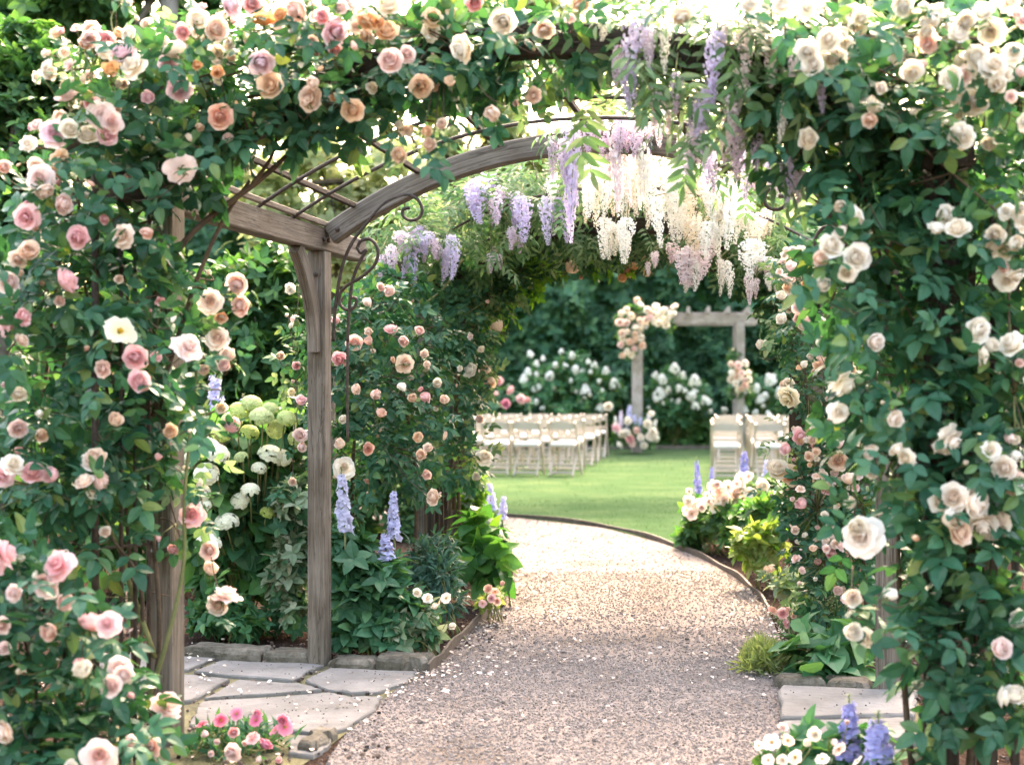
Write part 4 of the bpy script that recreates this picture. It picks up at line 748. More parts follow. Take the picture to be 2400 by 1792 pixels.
blooms(t, fol, can, [(1076, 708, 40, 'apricot', 'half', 9.2), (1058, 720, 24, 'peach', 'half', 9.2), (1015, 800, 36, 'cream', 'full', 8.9), (1060, 822, 36, 'apricot', 'half', 9.1), (1045, 800, 30, 'peach', 'full', 9.1), (1035, 905, 24, 'blush', 'half', 9), (650, 868, 32, 'pink', 'half', 7.6), (648, 940, 34, 'blush', 'full', 7.6), (650, 965, 30, 'blush', 'half', 7.6), (605, 768, 26, 'peach', 'half', 7.7), (640, 790, 24, 'pink', 'half', 7.7), (630, 622, 34, 'white', 'half', 7.9), (632, 848, 24, 'yellowish', 'half', 7.7), (620, 680, 18, 'cream', 'bud', 7.8), (632, 1040, 26, 'peach', 'half', 7.6), (630, 700, 22, 'cream', 'bud', 7.8), (1048, 985, 34, 'cream', 'loose', 8.9), (1030, 1030, 26, 'cream', 'half', 8.9)], 9, B5b, size=.1, leaves=1)
filler(t, fol, can, 44, B5, ['cream', 'peach', 'blush', 'coral'], .03, .05)
finish(t, fol, can, RL)
t, fol, can = start('climbing_rose', 'slender climbing rose with pink and blush blooms along the inner right wall', 'rose', [1.62, 7.5, 0], CG)
B6 = bl([(1750, 600, 7.8, 70, 80, .22), (1800, 700, 7.6, 80, 110, .22), (1730, 740, 7.9, 50, 90, .18), (1780, 850, 7.6, 90, 100, .24), (1790, 970, 7.5, 90, 90, .24), (1760, 1080, 7.4, 100, 80, .24), (1790, 1180, 7.3, 110, 80, .24), (1800, 1290, 7.2, 90, 70, .2), (1860, 900, 7.3, 80, 150, .24), (1870, 1120, 7.2, 80, 120, .24), (1830, 560, 7.6, 80, 80, .22)])
cloud(fol, B6, T_ROSE, .112, 165)
B6b = bl([(1660, 720, 8.0, 30, 90, .12, .6), (1690, 560, 8.0, 40, 60, .14, .6), (1680, 960, 7.8, 35, 70, .12, .6), (1690, 1260, 7.4, 50, 40, .12, .5)])
cloud(fol, B6b, T_ROSE, .11, 90, mi=1)
for pts in ([(1850, 1450, 7.3), (1810, 1100, 7.5), (1780, 800, 7.7), (1760, 550, 7.8)], [(1880, 1450, 7.2), (1860, 1100, 7.3), (1850, 800, 7.4), (1830, 550, 7.5)]): cane(can, [P(*q) for q in pts], .012, .006)
twigs(can, B6, 2, .003)
filler(t, fol, can, 58, B6, ['pink', 'blush', 'peach', 'cream'], .03, .05)
blooms(t, fol, can, [(1708, 578, 34, 'blush', 'half'), (1698, 602, 34, 'blush', 'full'), (1740, 555, 30, 'cream'), (1688, 640, 30, 'cream', 'half'), (1736, 643, 30, 'blush', 'full'), (1704, 665, 28, 'cream'), (1728, 662, 30, 'blush'), (1690, 690, 34, 'cream', 'half'), (1725, 688, 28, 'blush', 'half'), (1742, 690, 30, 'blush'), (1732, 705, 34, 'cream'), (1776, 692, 32, 'cream', 'half'), (1818, 710, 24, 'cream', 'half'), (1778, 745, 34, 'apricot', 'half'), (1838, 768, 36, 'apricot'), (1786, 786, 42, 'coral', 'half'), (1838, 795, 30, 'apricot', 'half'), (1646, 748, 36, 'cream', 'half', 8.0), (1735, 785, 24, 'cream', 'half'), (1700, 860, 46, 'yellowish', 'loose'), (1702, 828, 34, 'cream', 'half'), (1800, 908, 40, 'pink', 'half'), (1775, 905, 18, 'pink', 'bud'), (1728, 943, 36, 'pink', 'full'), (1700, 970, 34, 'pink', 'half'), (1760, 967, 40, 'pink', 'half'), (1812, 960, 32, 'blush', 'half'), (1812, 995, 46, 'peach', 'full'), (1772, 1030, 30, 'apricot', 'full'), (1834, 1036, 40, 'peach', 'half'), (1786, 1056, 34, 'pink', 'half'), (1733, 1090, 36, 'pink', 'half'), (1797, 1195, 36, 'pink', 'half'), (1768, 1213, 24, 'pink', 'half'), (1680, 1014, 52, 'cream', 'full', 7.4), (1708, 1030, 40, 'peach', 'loose', 7.4), (1658, 1232, 24, 'apricot', 'half', 7.6), (1716, 992, 20, 'pink', 'bud')], 7.2, B6, size=.1, leaves=1)
finish(t, fol, can, RL)
# ================================================================ wisteria
def wisteria(label, base, leafB, racemes, dens, lsize, colours, can_pts, lit=True, group='wisteria on the arbours', name='wisteria'):
    t, fol, can = start(name, label, 'wisteria', base, group)
    B = bl(leafB); cloud(fol, B, T_WIST, lsize, dens, up=.7, droop=.6)
    for pts in can_pts: cane(can, [P(*q) for q in pts], pts and .016, .006)
    twigs(can, B, 2, .003)
    if name == 'wisteria' and 'far arch' in label:
        lo, hi = (-1.0, -.05) if 'left' in label else (-.2, 1.0)
        for k in range(13):
            t_ = rng.uniform(0, 1); s_ = np.linspace(lo, hi, 9); q = arch(CL*(1-t_)+DL*t_, CR*(1-t_)+DR*t_, 2.02, .42, s_)+rng.normal(size=(9, 3))*.045; tube(can, spline(q, 3), np.linspace(.030, .012, 25), 6)
    cs = np.array([b[0] for b in B])
    allr = list(racemes)
    for x, y0, y1, wd, colr, Z in racemes:
        for _ in range(1 if 'top of the near' in label else 2): f_ = rng.uniform(.6, 1.05); y_ = y0+rng.uniform(-18, 22); allr.append((x+rng.uniform(-24, 24), y_, y_+(y1-y0)*f_, wd*rng.uniform(.65, .95), colr, Z+rng.uniform(.05, .35)))
    allr = allr[:95]
    for x, y0, y1, wd, colr, Z in allr:
        if 'top of the near' in label: Z = Z-.12
        Ln = (y1-y0)*K/F*Z; ra = wd*K/F*Z; top = P(x, y0, Z)
        me = getm(('rac', colr), lambda: raceme_mesh(colr, .17), 3)
        lean = rng.normal(size=3)*.07; put('raceme', me, t, top, np.array([lean[0], lean[1], 1]), (ra/.53, ra/.53, Ln))
        near = cs[np.argmin(np.linalg.norm(cs-top, axis=1))]; tube(can, [top, top+np.array([0, 0, .02]), top+(near-top)*.4+np.array([0, 0, .04])], .003, 4, 1)
        if 'mauve' in label or 'cream' in label: continue
        scatter(fol, T_WIST, top+rng.normal(size=(2, 3))*.03, np.array([[0, -.3, -.25]])+rng.normal(size=(2, 3))*.7, np.array([[0, -.2, 1.]])+rng.normal(size=(2, 3))*.3, lsize)
    finish(t, fol, can, ['wisteria_leaf'])
    return t
Lv, Li, Cl, Pl = 'lavender', 'lilac', 'creamlilac', 'pinklilac'
wisteria('wisteria with long lavender racemes hanging from the top of the near arch', [2.0, 5.6, 0],
 [(1330, 120, 5.25, 100, 70, .25), (1470, 110, 5.2, 110, 80, .25), (1600, 170, 5.15, 110, 110, .25), (1690, 200, 5.1, 80, 90, .22), (1540, 230, 5.25, 100, 40, .2, .4), (1380, 30, 5.2, 110, 50, .2, .8), (1560, 40, 5.2, 120, 60, .22, .8), (1700, 50, 5.1, 90, 60, .2, .8), (1270, 220, 5.3, 80, 30, .16, .6)],
 [(1385, 15, 215, 70, Lv, 5.0), (1355, 120, 240, 48, Lv, 5.02), (1400, 60, 150, 46, Li, 5.0), (1548, 70, 235, 62, Lv, 4.95), (1615, 55, 180, 54, Pl, 4.95), (1525, 190, 345, 60, Lv, 4.98), (1600, 150, 235, 46, Cl, 4.98), (1562, 30, 110, 50, Pl, 5.0), (1770, 150, 245, 42, Lv, 4.8), (1500, 280, 380, 44, Li, 5.05), (1590, 270, 390, 52, Li, 5.05), (1700, 340, 440, 48, Lv, 5.1), (1728, 370, 445, 44, Li, 5.1), (1640, 290, 370, 36, Lv, 5.1), (1640, 20, 120, 50, Cl, 5.0), (1300, 20, 90, 46, Cl, 5.1), (1500, 5, 90, 40, Cl, 5.0), (1440, 40, 160, 40, Cl, 5.0), (1660, 90, 190, 44, Pl, 4.95), (1575, 210, 320, 40, Pl, 4.95), (1460, 160, 250, 40, Li, 5.0), (1335, 100, 190, 40, Li, 5.05), (1690, 220, 310, 36, Cl, 4.9), (1720, 110, 200, 36, Pl, 4.85), (1420, 200, 290, 36, Pl, 5.05)],
 50, .25, None, [[(1900, 900, 5.2), (1850, 500, 5.15), (1700, 300, 5.1), (1500, 180, 5.2), (1280, 130, 5.3)], [(1880, 420, 5.1), (1760, 320, 5.1), (1640, 240, 5.1), (1480, 210, 5.15)]])
wisteria('wisteria with mauve racemes draped over the middle of the grey rafter', [1.9, 6.8, 0],
 [(1250, 270, 6.75, 50, 40, .2), (1350, 260, 6.7, 70, 50, .2), (1450, 270, 6.65, 80, 50, .2), (1560, 310, 6.6, 80, 50, .2), (1650, 370, 6.5, 70, 50, .2)],
 [(1240, 270, 525, 46, Lv, 6.5), (1270, 250, 340, 50, Li, 6.5), (1300, 255, 345, 46, Li, 6.5), (1345, 240, 340, 56, Li, 6.45), (1380, 250, 350, 46, Li, 6.45), (1420, 240, 320, 40, Pl, 6.4), (1320, 290, 470, 40, Pl, 6.5), (1470, 290, 400, 44, Pl, 6.4), (1530, 310, 400, 44, Li, 6.35), (1610, 330, 440, 44, Li, 6.3), (1660, 350, 430, 40, Li, 6.3), (1215, 300, 400, 36, Li, 6.55), (1390, 310, 440, 40, Cl, 6.45)],
 26, .22, None, [[(1880, 700, 6.5), (1800, 480, 6.45), (1650, 370, 6.5), (1400, 290, 6.65), (1230, 290, 6.75)]])
wisteria('wisteria with short lavender racemes hanging along the far arch at left', [-.75, 9.5, 0],
 [(860, 490, 8.7, 70, 45, .25), (950, 460, 8.8, 80, 60, .28), (1050, 420, 8.8, 80, 55, .28), (1140, 390, 8.8, 80, 50, .28), (1000, 520, 9.0, 90, 50, .28), (1120, 470, 9.0, 90, 50, .28), (930, 540, 9.1, 80, 40, .25)],
 [(1040, 385, 485, 74, Lv, 8.3), (1020, 395, 460, 50, Lv, 8.3), (1065, 420, 490, 44, Li, 8.3), (1125, 425, 525, 60, Lv, 8.3), (1178, 425, 530, 42, Lv, 8.3), (1195, 380, 440, 40, Cl, 8.3), (1228, 440, 525, 36, Lv, 8.3), (975, 510, 605, 44, Lv, 8.3), (890, 525, 615, 42, Lv, 8.3), (845, 530, 600, 44, Li, 8.25), (925, 500, 550, 50, Lv, 8.25), (865, 500, 545, 50, Li, 8.25), (940, 515, 560, 34, Li, 8.3), (1062, 545, 590, 26, Li, 8.6), (1105, 490, 540, 30, Li, 8.4)],
 95, .22, None, [[(940, 1150, 9.6), (960, 800, 9.5), (930, 560, 9.3), (1100, 450, 9.0), (1300, 400, 8.9)], [(980, 1100, 9.5), (1000, 700, 9.4), (1060, 580, 9.2), (1200, 500, 9.1)]])
cream = [(1290, 345, 490), (1275, 370, 470), (1345, 350, 475), (1330, 380, 460), (1375, 330, 470), (1400, 350, 450), (1445, 350, 465), (1465, 360, 450), (1490, 350, 470), (1420, 430, 540), (1455, 420, 520), (1530, 370, 470), (1560, 390, 520), (1580, 410, 540), (1605, 430, 500), (1545, 400, 500), (1640, 460, 540), (1615, 520, 600), (1310, 470, 560), (1355, 470, 570), (1500, 470, 545), (1535, 480, 560)]
wisteria('wisteria with long cream white racemes massed in the middle of the far arch', [1.95, 9.1, 0],
 [(1280, 380, 8.8, 80, 50, .28), (1370, 370, 8.75, 80, 55, .28), (1470, 380, 8.7, 80, 55, .28), (1560, 420, 8.6, 80, 60, .28), (1640, 470, 8.55, 70, 60, .28), (1350, 490, 9.0, 100, 45, .28), (1480, 500, 8.9, 100, 50, .28), (1600, 540, 8.7, 80, 50, .25), (1690, 540, 8.5, 50, 60, .22), (1240, 500, 9.1, 80, 40, .25)],
 [(x+4*((i % 3)-1), a, b, 46+8*(i % 3), Cl if i % 4 else 'white', 8.12-.12*(i % 2)) for i, (x, a, b) in enumerate(cream)]+[(1490, 535, 620, 60, Pl, 8.2), (1515, 530, 610, 54, Pl, 8.2), (1470, 540, 615, 48, Pl, 8.2), (1412, 545, 580, 26, Pl, 8.3), (1570, 565, 645, 32, Cl, 8.2), (1617, 590, 660, 28, Pl, 8.15), (1655, 555, 595, 36, Pl, 8.1), (1660, 590, 630, 26, Cl, 8.1), (1500, 560, 630, 36, Cl, 8.2)],
 58, .20, None, [[(1800, 1150, 8.9), (1790, 800, 8.8), (1700, 560, 8.7), (1500, 450, 8.8), (1280, 420, 8.9)]])
t, fol, can = start('climbing_rose', 'dark vine with bright young leaves and few peach roses under the far arch', 'rose', [-.35, 10.7, 0], CG)
B7 = bl([(1040, 640, 9.6, 70, 70, .25), (1090, 590, 9.8, 70, 50, .25), (1170, 560, 9.9, 70, 40, .22), (1290, 550, 10, 70, 30, .2), (1000, 740, 9.6, 60, 100, .22), (1380, 545, 10, 60, 25, .2), (1640, 600, 9.4, 50, 50, .2), (1690, 640, 9.2, 40, 70, .2)]); cloud(fol, B7, T_ROSE, .14, 170)
VLT = []
for s_ in np.linspace(-1.02, 1.02, 15):
    for t_ in (.15, .55, .95): VLT.append((arch(CL*(1-t_)+DL*t_, CR*(1-t_)+DR*t_, 2.05, .42, [s_])[0], np.array([.24, .30, .10 if abs(s_) < .9 else .2]), 1.0))
cloud(fol, VLT, T_ROSE, .13, 130, mi=2)
B7b = bl([(1130, 610, 9.7, 60, 40, .15), (1200, 580, 9.7, 50, 30, .15), (1080, 680, 9.4, 40, 40, .14), (1320, 565, 9.7, 50, 20, .12)]); cloud(fol, B7b, T_ROSE, .12, 80, mi=1)
for pts in ([(975, 1150, 10.5), (985, 800, 10.3), (1020, 650, 10.1), (1150, 560, 10.1), (1350, 540, 10.1)], [(1000, 1150, 10.4), (1010, 800, 10.2), (1080, 620, 10), (1230, 560, 10)]): cane(can, [P(*q) for q in pts], .02, .01)
twigs(can, B7, 3, .004)
blooms(t, fol, can, [(1232, 580, 40, 'peach', 'half'), (1255, 600, 20, 'apricot', 'bud'), (1400, 590, 24, 'apricot', 'half'), (1355, 585, 32, 'apricot', 'half'), (1345, 598, 26, 'orange', 'half'), (1370, 572, 26, 'orange', 'half'), (1395, 560, 26, 'apricot')], 9.6, B7b, size=.1, leaves=1)
finish(t, fol, can, ['rose_leaf', 'bright_leaf', 'hedge_leaf'])
# ================================================================ beds
def bush(name, label, cat, base, blobs, T, size, dens, mats, group=None, mixes=None, stems=8, shell=.4, up=.5, droop=.3):
    t, fol, can = start(name, label, cat, base, group); B = bl(blobs)
    cloud(fol, B, T, size, dens, up=up, droop=droop, shell=shell)
    if mixes: cloud(fol, B, T, size*.8, mixes, up=up, shell=.85, mi=1)
    b0 = np.array(t.location)
    for _ in range(stems):
        c, R, k = B[int(rng.integers(len(B)))]; e = c+nrm(rng.normal(size=3))*R*.6; s = b0+np.array([rng.normal()*.05, rng.normal()*.05, 0])
        tube(can, spline([s, s*.5+e*.5+np.array([0, 0, .05]), e], 4), np.linspace(.008, .003, 9)*min(1.5, max(.6, size*6)), 5, 1)
    return t, fol, can, B
def heads(t, can, L, Z, key, fn, name='flower_head', face=.35, upw=.8, sq=1.0):
    b0 = np.array(t.location)
    for row in L:
        x, y, d, colr = row[:4]; z = row[4] if len(row) > 4 else Z+rng.uniform(-.1, .1)
        pos = P(x, y, z); ax = nrm(nrm(CAM-pos)*face+np.array([0, 0, upw])+rng.normal(size=3)*.22); dia = d*K/F*z*1.08
        put(name, getm((key, colr), lambda: fn(colr)), t, pos-ax*dia*.1, ax, (dia, dia, dia*sq))
        e = pos-ax*dia*.5; tube(can, spline([e, e*.6+b0*.4+np.array([0, .1, 0]), b0*.7+e*.3], 3), .004, 4, 1)
# smooth hydrangea on the left
t, fol, can, B = bush('hydrangea', 'green hydrangea with flat lime and cream heads left of the grey post', 'hydrangea', P(530, 1390, 8.0),
 [(520, 950, 8.1, 110, 75, .3), (470, 1010, 7.9, 70, 80, .3), (600, 935, 8.1, 70, 60, .3), (470, 1080, 7.8, 60, 80, .25), (590, 1010, 8.1, 90, 100, .3), (540, 1130, 8.0, 120, 110, .32), (500, 1240, 8.0, 90, 80, .3), (600, 1200, 8.0, 70, 90, .3), (450, 1150, 8.0, 50, 90, .28)], T_HEART, .125, 175, ['hydrangea_leaf'], stems=12, mixes=45)
hh = lambda c: head_mesh(c, .85, 150, 0, .12)
heads(t, can, [(545, 868, 44, 'lime_hyd'), (520, 885, 46, 'lime_hyd'), (565, 895, 52, 'lime_hyd'), (500, 905, 44, 'lime_hyd'), (595, 925, 40, 'lime_hyd'), (620, 900, 40, 'lime_hyd'), (480, 930, 46, 'lime_hyd'), (540, 930, 40, 'lime_hyd'), (585, 880, 36, 'lime_hyd'), (470, 975, 54, 'hydrangea', 7.5), (450, 960, 50, 'hydrangea', 7.6), (588, 978, 56, 'hydrangea'), (560, 1008, 32, 'hydrangea'), (445, 1020, 52, 'hydrangea', 7.5), (540, 1055, 40, 'hydrangea'), (517, 1080, 40, 'hydrangea'), (490, 1122, 50, 'hydrangea', 7.6), (580, 1105, 34, 'lime_hyd'), (440, 1060, 36, 'hydrangea', 7.5), (450, 1170, 54, 'hydrangea', 7.45), (430, 940, 44, 'hydrangea', 7.6), (610, 985, 40, 'hydrangea'), (415, 985, 40, 'hydrangea', 7.6), (640, 945, 34, 'lime_hyd'), (440, 1090, 30, 'hydrangea', 7.5), (520, 985, 30, 'lime_hyd')], 7.7, 'hyd', hh, sq=.9)
finish(t, fol, can, ['hydrangea_leaf', 'hosta_leaf'], cname='stems')
# low leafy plants
def lowplant(name, label, cat, bx, blobs, T, size, dens, mats, flowers=None, **kw):
    t, fol, can, B = bush(name, label, cat, bx, blobs, T, size, dens, mats, **kw)
    if flowers: blooms(t, fol, can, flowers[0], flowers[1], B, T=T, size=size, name=flowers[2], leaves=0, cmat=1, face=flowers[3] if len(flowers) > 3 else .6)
    finish(t, fol, can, mats, cname='stems'); return t
lowplant('leafy_shrub', 'low dark green leafy shrub on mulch behind the long edging block', 'shrub', P(500, 1385, 7.7), [(500, 1330, 7.7, 85, 50, .24), (540, 1350, 7.65, 60, 40, .2), (450, 1330, 7.7, 45, 45, .2)], T_CLUMP, .085, 190, ['hydrangea_leaf'])
lowplant('variegated_shrub', 'pale variegated shrub leaning against the left side of the grey post', 'shrub', P(630, 1370, 7.8), [(625, 1090, 7.7, 50, 70, .2), (630, 1200, 7.7, 50, 80, .2), (610, 1260, 7.75, 40, 60, .2), (630, 1320, 7.75, 45, 50, .2), (660, 1150, 7.8, 50, 90, .2)], T_CLUMP, .09, 190, ['pale_leaf', 'perennial_leaf'], stems=5, mixes=70)
lowplant('leafy_perennial', 'tall leafy green perennial clump just right of the grey post', 'perennial', P(800, 1410, 7.25), [(770, 1210, 7.35, 60, 70, .2), (760, 1300, 7.25, 60, 80, .2), (830, 1260, 7.3, 70, 70, .22), (830, 1350, 7.2, 80, 50, .2), (740, 1370, 7.2, 40, 40, .15), (880, 1320, 7.25, 50, 60, .18), (740, 1180, 7.4, 40, 70, .18)], T_CLUMP, .12, 150, ['perennial_leaf'], stems=14, up=.9)
lowplant('pale_flowered_plant', 'grey green plant with a few cream flowers by the edging strip', 'perennial', P(925, 1412, 7.2), [(905, 1325, 7.2, 48, 45, .14), (870, 1370, 7.15, 45, 38, .13), (925, 1362, 7.2, 32, 34, .11)], T_CLUMP, .085, 170, ['pale_leaf', 'perennial_leaf'], ([(945, 1300, 22, 'cream', 'open5'), (965, 1292, 20, 'cream', 'open5'), (925, 1290, 20, 'cream', 'loose'), (900, 1280, 18, 'cream', 'loose'), (940, 1310, 20, 'cream', 'half'), (975, 1350, 22, 'cream', 'half')], 6.95, 'flower'), mixes=150)
lowplant('blue_green_shrub', 'dense blue green small leaved bush between perennials and gravel', 'shrub', P(985, 1345, 7.75), [(915, 1210, 8.0, 50, 50, .2), (955, 1240, 7.95, 50, 50, .2), (968, 1295, 7.85, 42, 42, .16), (915, 1280, 7.9, 48, 55, .18), (945, 1185, 8.1, 45, 38, .18)], T_LANCE, .075, 800, ['blue_leaf'], up=.9, droop=-.3)
lowplant('hosta', 'glossy bright green broad leaved plant where the path bends left', 'hosta', P(1085, 1265, 8.9), [(1045, 1180, 9.0, 38, 45, .2), (1068, 1212, 8.9, 30, 32, .16), (1030, 1140, 9.1, 35, 45, .2), (1015, 1200, 9.0, 35, 40, .2), (1065, 1245, 8.85, 28, 22, .13)], T_HEART, .14, 130, ['hosta_leaf', 'bright_leaf'], mixes=25, up=1.0)
lowplant('pink_coleus', 'small plant with dusty pink leaves beside the tip of the short metal edging', 'plant', P(1062, 1318, 8.3), [(1065, 1285, 8.25, 30, 26, .1), (1045, 1300, 8.2, 18, 16, .08)], T_CLUMP, .08, 160, ['lime_leaf'], ([(1055, 1272, 17, 'coral', 'loose'), (1070, 1280, 18, 'coral', 'open5'), (1062, 1292, 16, 'pink', 'loose'), (1042, 1302, 15, 'pink', 'open5'), (1074, 1298, 15, 'coral', 'loose'), (1085, 1260, 16, 'coral', 'half')], 8.05, 'flower'))
lowplant('leafy_shrub', 'bright green sunlit shrub behind the path bend, under the vine curtain', 'shrub', P(1020, 1200, 10.3), [(1010, 1090, 10.2, 40, 60, .25), (1030, 1130, 10.1, 35, 50, .22), (1020, 1050, 10.2, 30, 40, .2)], T_CLUMP, .11, 120, ['bright_leaf', 'pale_leaf'], mixes=40)
# right bed
lowplant('lime_shrub', 'lime yellow leafy plant beside the curving metal edging', 'shrub', P(1655, 1250, 9.6), [(1625, 1170, 9.6, 45, 38, .18), (1665, 1160, 9.6, 42, 38, .18), (1655, 1205, 9.6, 42, 34, .16), (1612, 1195, 9.6, 26, 26, .12)], T_CLUMP, .125, 110, ['lime_leaf', 'bright_leaf'], mixes=35, up=1.0)
lowplant('pale_shrub', 'cream edged low plant with an orange bloom at the end of the lawn edging', 'shrub', P(1690, 1320, 8.5), [(1705, 1262, 8.5, 40, 32, .15), (1745, 1262, 8.45, 42, 36, .16), (1722, 1290, 8.4, 34, 22, .12)], T_CLUMP, .11, 110, ['pale_leaf', 'lime_leaf'], ([(1665, 1225, 26, 'apricot', 'half')], 8.35, 'flower'), mixes=60, up=1.0)
lowplant('leafy_shrub', 'dark green bushy perennial between lawn and lime yellow plant', 'shrub', P(1540, 1195, 11.6), [(1520, 1120, 11.8, 50, 50, .3), (1560, 1130, 11.6, 50, 45, .3), (1490, 1160, 11.9, 40, 30, .25), (1580, 1150, 11.4, 40, 40, .25), (1620, 1120, 11.2, 50, 45, .3), (1660, 1110, 10.5, 50, 50, .3)], T_CLUMP, .11, 130, ['mid_leaf', 'hosta_leaf'], mixes=40, stems=14)
t_p = [(1560+rng.normal()*45, 0, rng.uniform(12, 24), ['cream', 'white', 'cream', 'blush'][k % 4], ['open5', 'loose', 'open5'][k % 3]) for k in range(46)]
t_p = [(x, 1082-.30*(x-1500)+rng.uniform(-26, 30), q, cc, kk) for x, _, q, cc, kk in t_p if 1470 < x < 1690]+[(1648, 1048, 30, 'cream', 'full'), (1590, 1065, 28, 'blush', 'full')]
lowplant('white_perennial', 'drift of cream white open flowers along the lawn edge before the chairs', 'perennial', P(1570, 1180, 11.9), [(1510, 1095, 12.0, 45, 26, .25, .7), (1560, 1090, 12.0, 50, 28, .25, .7), (1620, 1070, 11.8, 50, 34, .25, .7), (1660, 1060, 11.5, 35, 40, .25, .7)], T_CLUMP, .1, 90, ['mid_leaf', 'pale_leaf'], (t_p, 11.55, 'flower', .9), stems=14)
lowplant('hosta', 'dark green broad leaved clump behind the dark edging block on the right', 'hosta', P(1770, 1470, 6.75), [(1740, 1400, 6.75, 60, 45, .18), (1800, 1410, 6.75, 65, 50, .2), (1770, 1445, 6.65, 75, 35, .18), (1840, 1440, 6.7, 45, 40, .18), (1840, 1380, 6.8, 40, 40, .16)], T_HEART, .125, 140, ['hydrangea_leaf', 'rose_leaf'], up=1.0, stems=10)
lowplant('feathery_grass', 'wispy yellow green tuft spilling onto the gravel on the right', 'grass tuft', P(1645, 1460, 6.9), [(1650, 1420, 6.85, 40, 34, .14), (1625, 1435, 6.85, 30, 24, .12), (1675, 1435, 6.85, 24, 24, .12)], T_BLADE, .075, 2600, ['feather_leaf'], up=.3, droop=-.8)
lowplant('small_leaved_shrub', 'fine leaved low shrub with pinkish buds at the foot of the right rose wall', 'shrub', P(1740, 1385, 7.5), [(1760, 1330, 7.5, 60, 50, .2), (1715, 1335, 7.55, 40, 30, .15), (1800, 1310, 7.45, 50, 60, .2)], T_LANCE, .05, 900, ['pale_leaf', 'mid_leaf'], ([(1670, 1315, 20, 'coral', 'loose'), (1690, 1325, 22, 'pink', 'loose'), (1702, 1318, 18, 'coral', 'half'), (1715, 1330, 16, 'blush', 'half'), (1700, 1345, 20, 'pink', 'loose'), (1735, 1318, 14, 'pink', 'half'), (1765, 1342, 12, 'pink', 'half')], 7.3, 'flower'), mixes=700)
# dianthus in the lower left, pansies in the lower right
lowplant('dianthus', 'low clump of dianthus with magenta pink flowers on the flagstone edge', 'dianthus', P(500, 1690, 5.45), [(470, 1600, 5.4, 70, 45, .15), (540, 1600, 5.4, 70, 40, .14), (420, 1640, 5.3, 60, 40, .14), (500, 1640, 5.3, 90, 35, .15), (590, 1620, 5.4, 50, 35, .12)], T_LANCE, .065, 1100, ['perennial_leaf', 'bright_leaf'], ([(478, 1555, 24, 'rosepink', 'open5'), (510, 1540, 22, 'rosepink', 'open5'), (550, 1553, 24, 'rosepink', 'open5'), (555, 1540, 18, 'rosepink', 'loose'), (610, 1555, 24, 'rosepink', 'loose'), (618, 1570, 30, 'rosepink', 'open5'), (505, 1580, 26, 'pink', 'full'), (545, 1590, 26, 'pink', 'loose'), (575, 1605, 34, 'rosepink', 'full'), (500, 1625, 36, 'blush', 'loose'), (445, 1585, 24, 'blush', 'half'), (435, 1560, 20, 'rosepink', 'open5'), (530, 1605, 18, 'blush', 'half'), (470, 1600, 20, 'blush', 'half'), (590, 1575, 20, 'rosepink', 'open5'), (560, 1640, 20, 'blush', 'half'), (455, 1625, 18, 'blush', 'half'), (600, 1640, 20, 'pink', 'half')], 5.12, 'flower', .5), stems=20, up=.4, droop=-.5)
lowplant('pansy', 'white and pale pink pansies crowding the bottom edge around blue spikes', 'pansy', P(1780, 1740, 5.0), [(1720, 1640, 5.0, 70, 45, .15), (1800, 1650, 5.0, 90, 45, .16), (1880, 1640, 5.0, 60, 45, .15), (1670, 1660, 4.95, 40, 30, .12), (1740, 1585, 5.05, 30, 40, .1, .6), (1890, 1590, 5.05, 40, 30, .1, .6)], T_CLUMP, .1, 170, ['hydrangea_leaf', 'mid_leaf'], ([(1665, 1600, 32, 'blush', 'open5'), (1700, 1600, 23, 'blush', 'open5'), (1690, 1570, 17, 'blush', 'loose'), (1745, 1605, 23, 'cream', 'half'), (1760, 1585, 26, 'cream', 'loose'), (1720, 1635, 28, 'cream', 'open5'), (1775, 1635, 25, 'cream', 'open5'), (1660, 1640, 21, 'blush', 'open5'), (1815, 1620, 26, 'blush', 'open5'), (1800, 1600, 21, 'blush', 'half'), (1850, 1640, 23, 'white', 'open5'), (1900, 1600, 22, 'white', 'open5'), (1940, 1610, 21, 'white', 'open5'), (1880, 1625, 21, 'cream', 'open5'), (1640, 1610, 17, 'white', 'open5'), (1690, 1640, 21, 'cream', 'loose'), (1830, 1560, 15, 'blush', 'half'), (1920, 1640, 20, 'blush', 'open5')], 4.78, 'flower', .35), up=.8, stems=14)
# delphiniums: one plant each
def delphinium(label, x, ytop, ybase, yground, Z, wd, colr, group='delphiniums in the beds', leaf=True):
    base = P(x, yground, Z)*np.array([1, 1, 0]); t, fol, can = start('delphinium', label, 'delphinium', base, group)
    zt = P(x, ytop, Z)[2]; zb = max(.06, P(x, ybase, Z)[2]); L = zt-zb; wx = wd*K/F*Z
    put('flower_spike', getm(('spk', colr), lambda: spike_mesh(colr)), t, base+np.array([0, 0, zb]), np.array([rng.normal()*.05, rng.normal()*.05, 1]), (wx/.235, wx/.235, L))
    tube(can, spline([base, base+np.array([.01, 0, zb*.5]), base+np.array([0, 0, zb])], 3), .006, 5, 1)
    m = 12; p = base+np.stack([rng.normal(0, .02, m), rng.normal(0, .02, m), rng.uniform(.15, .9, m)*max(zb, .2)], 1); d = nrm(rng.normal(size=(m, 3))*np.array([1, 1, .4])+np.array([0, 0, .3]))
    scatter(fol, T_CLUMP, p, d, np.array([[0, 0, 1.]])+rng.normal(size=(m, 3))*.3, .10*rng.uniform(.7, 1.2, m))
    finish(t, fol, can, ['perennial_leaf'], 'foliage', 'stem')
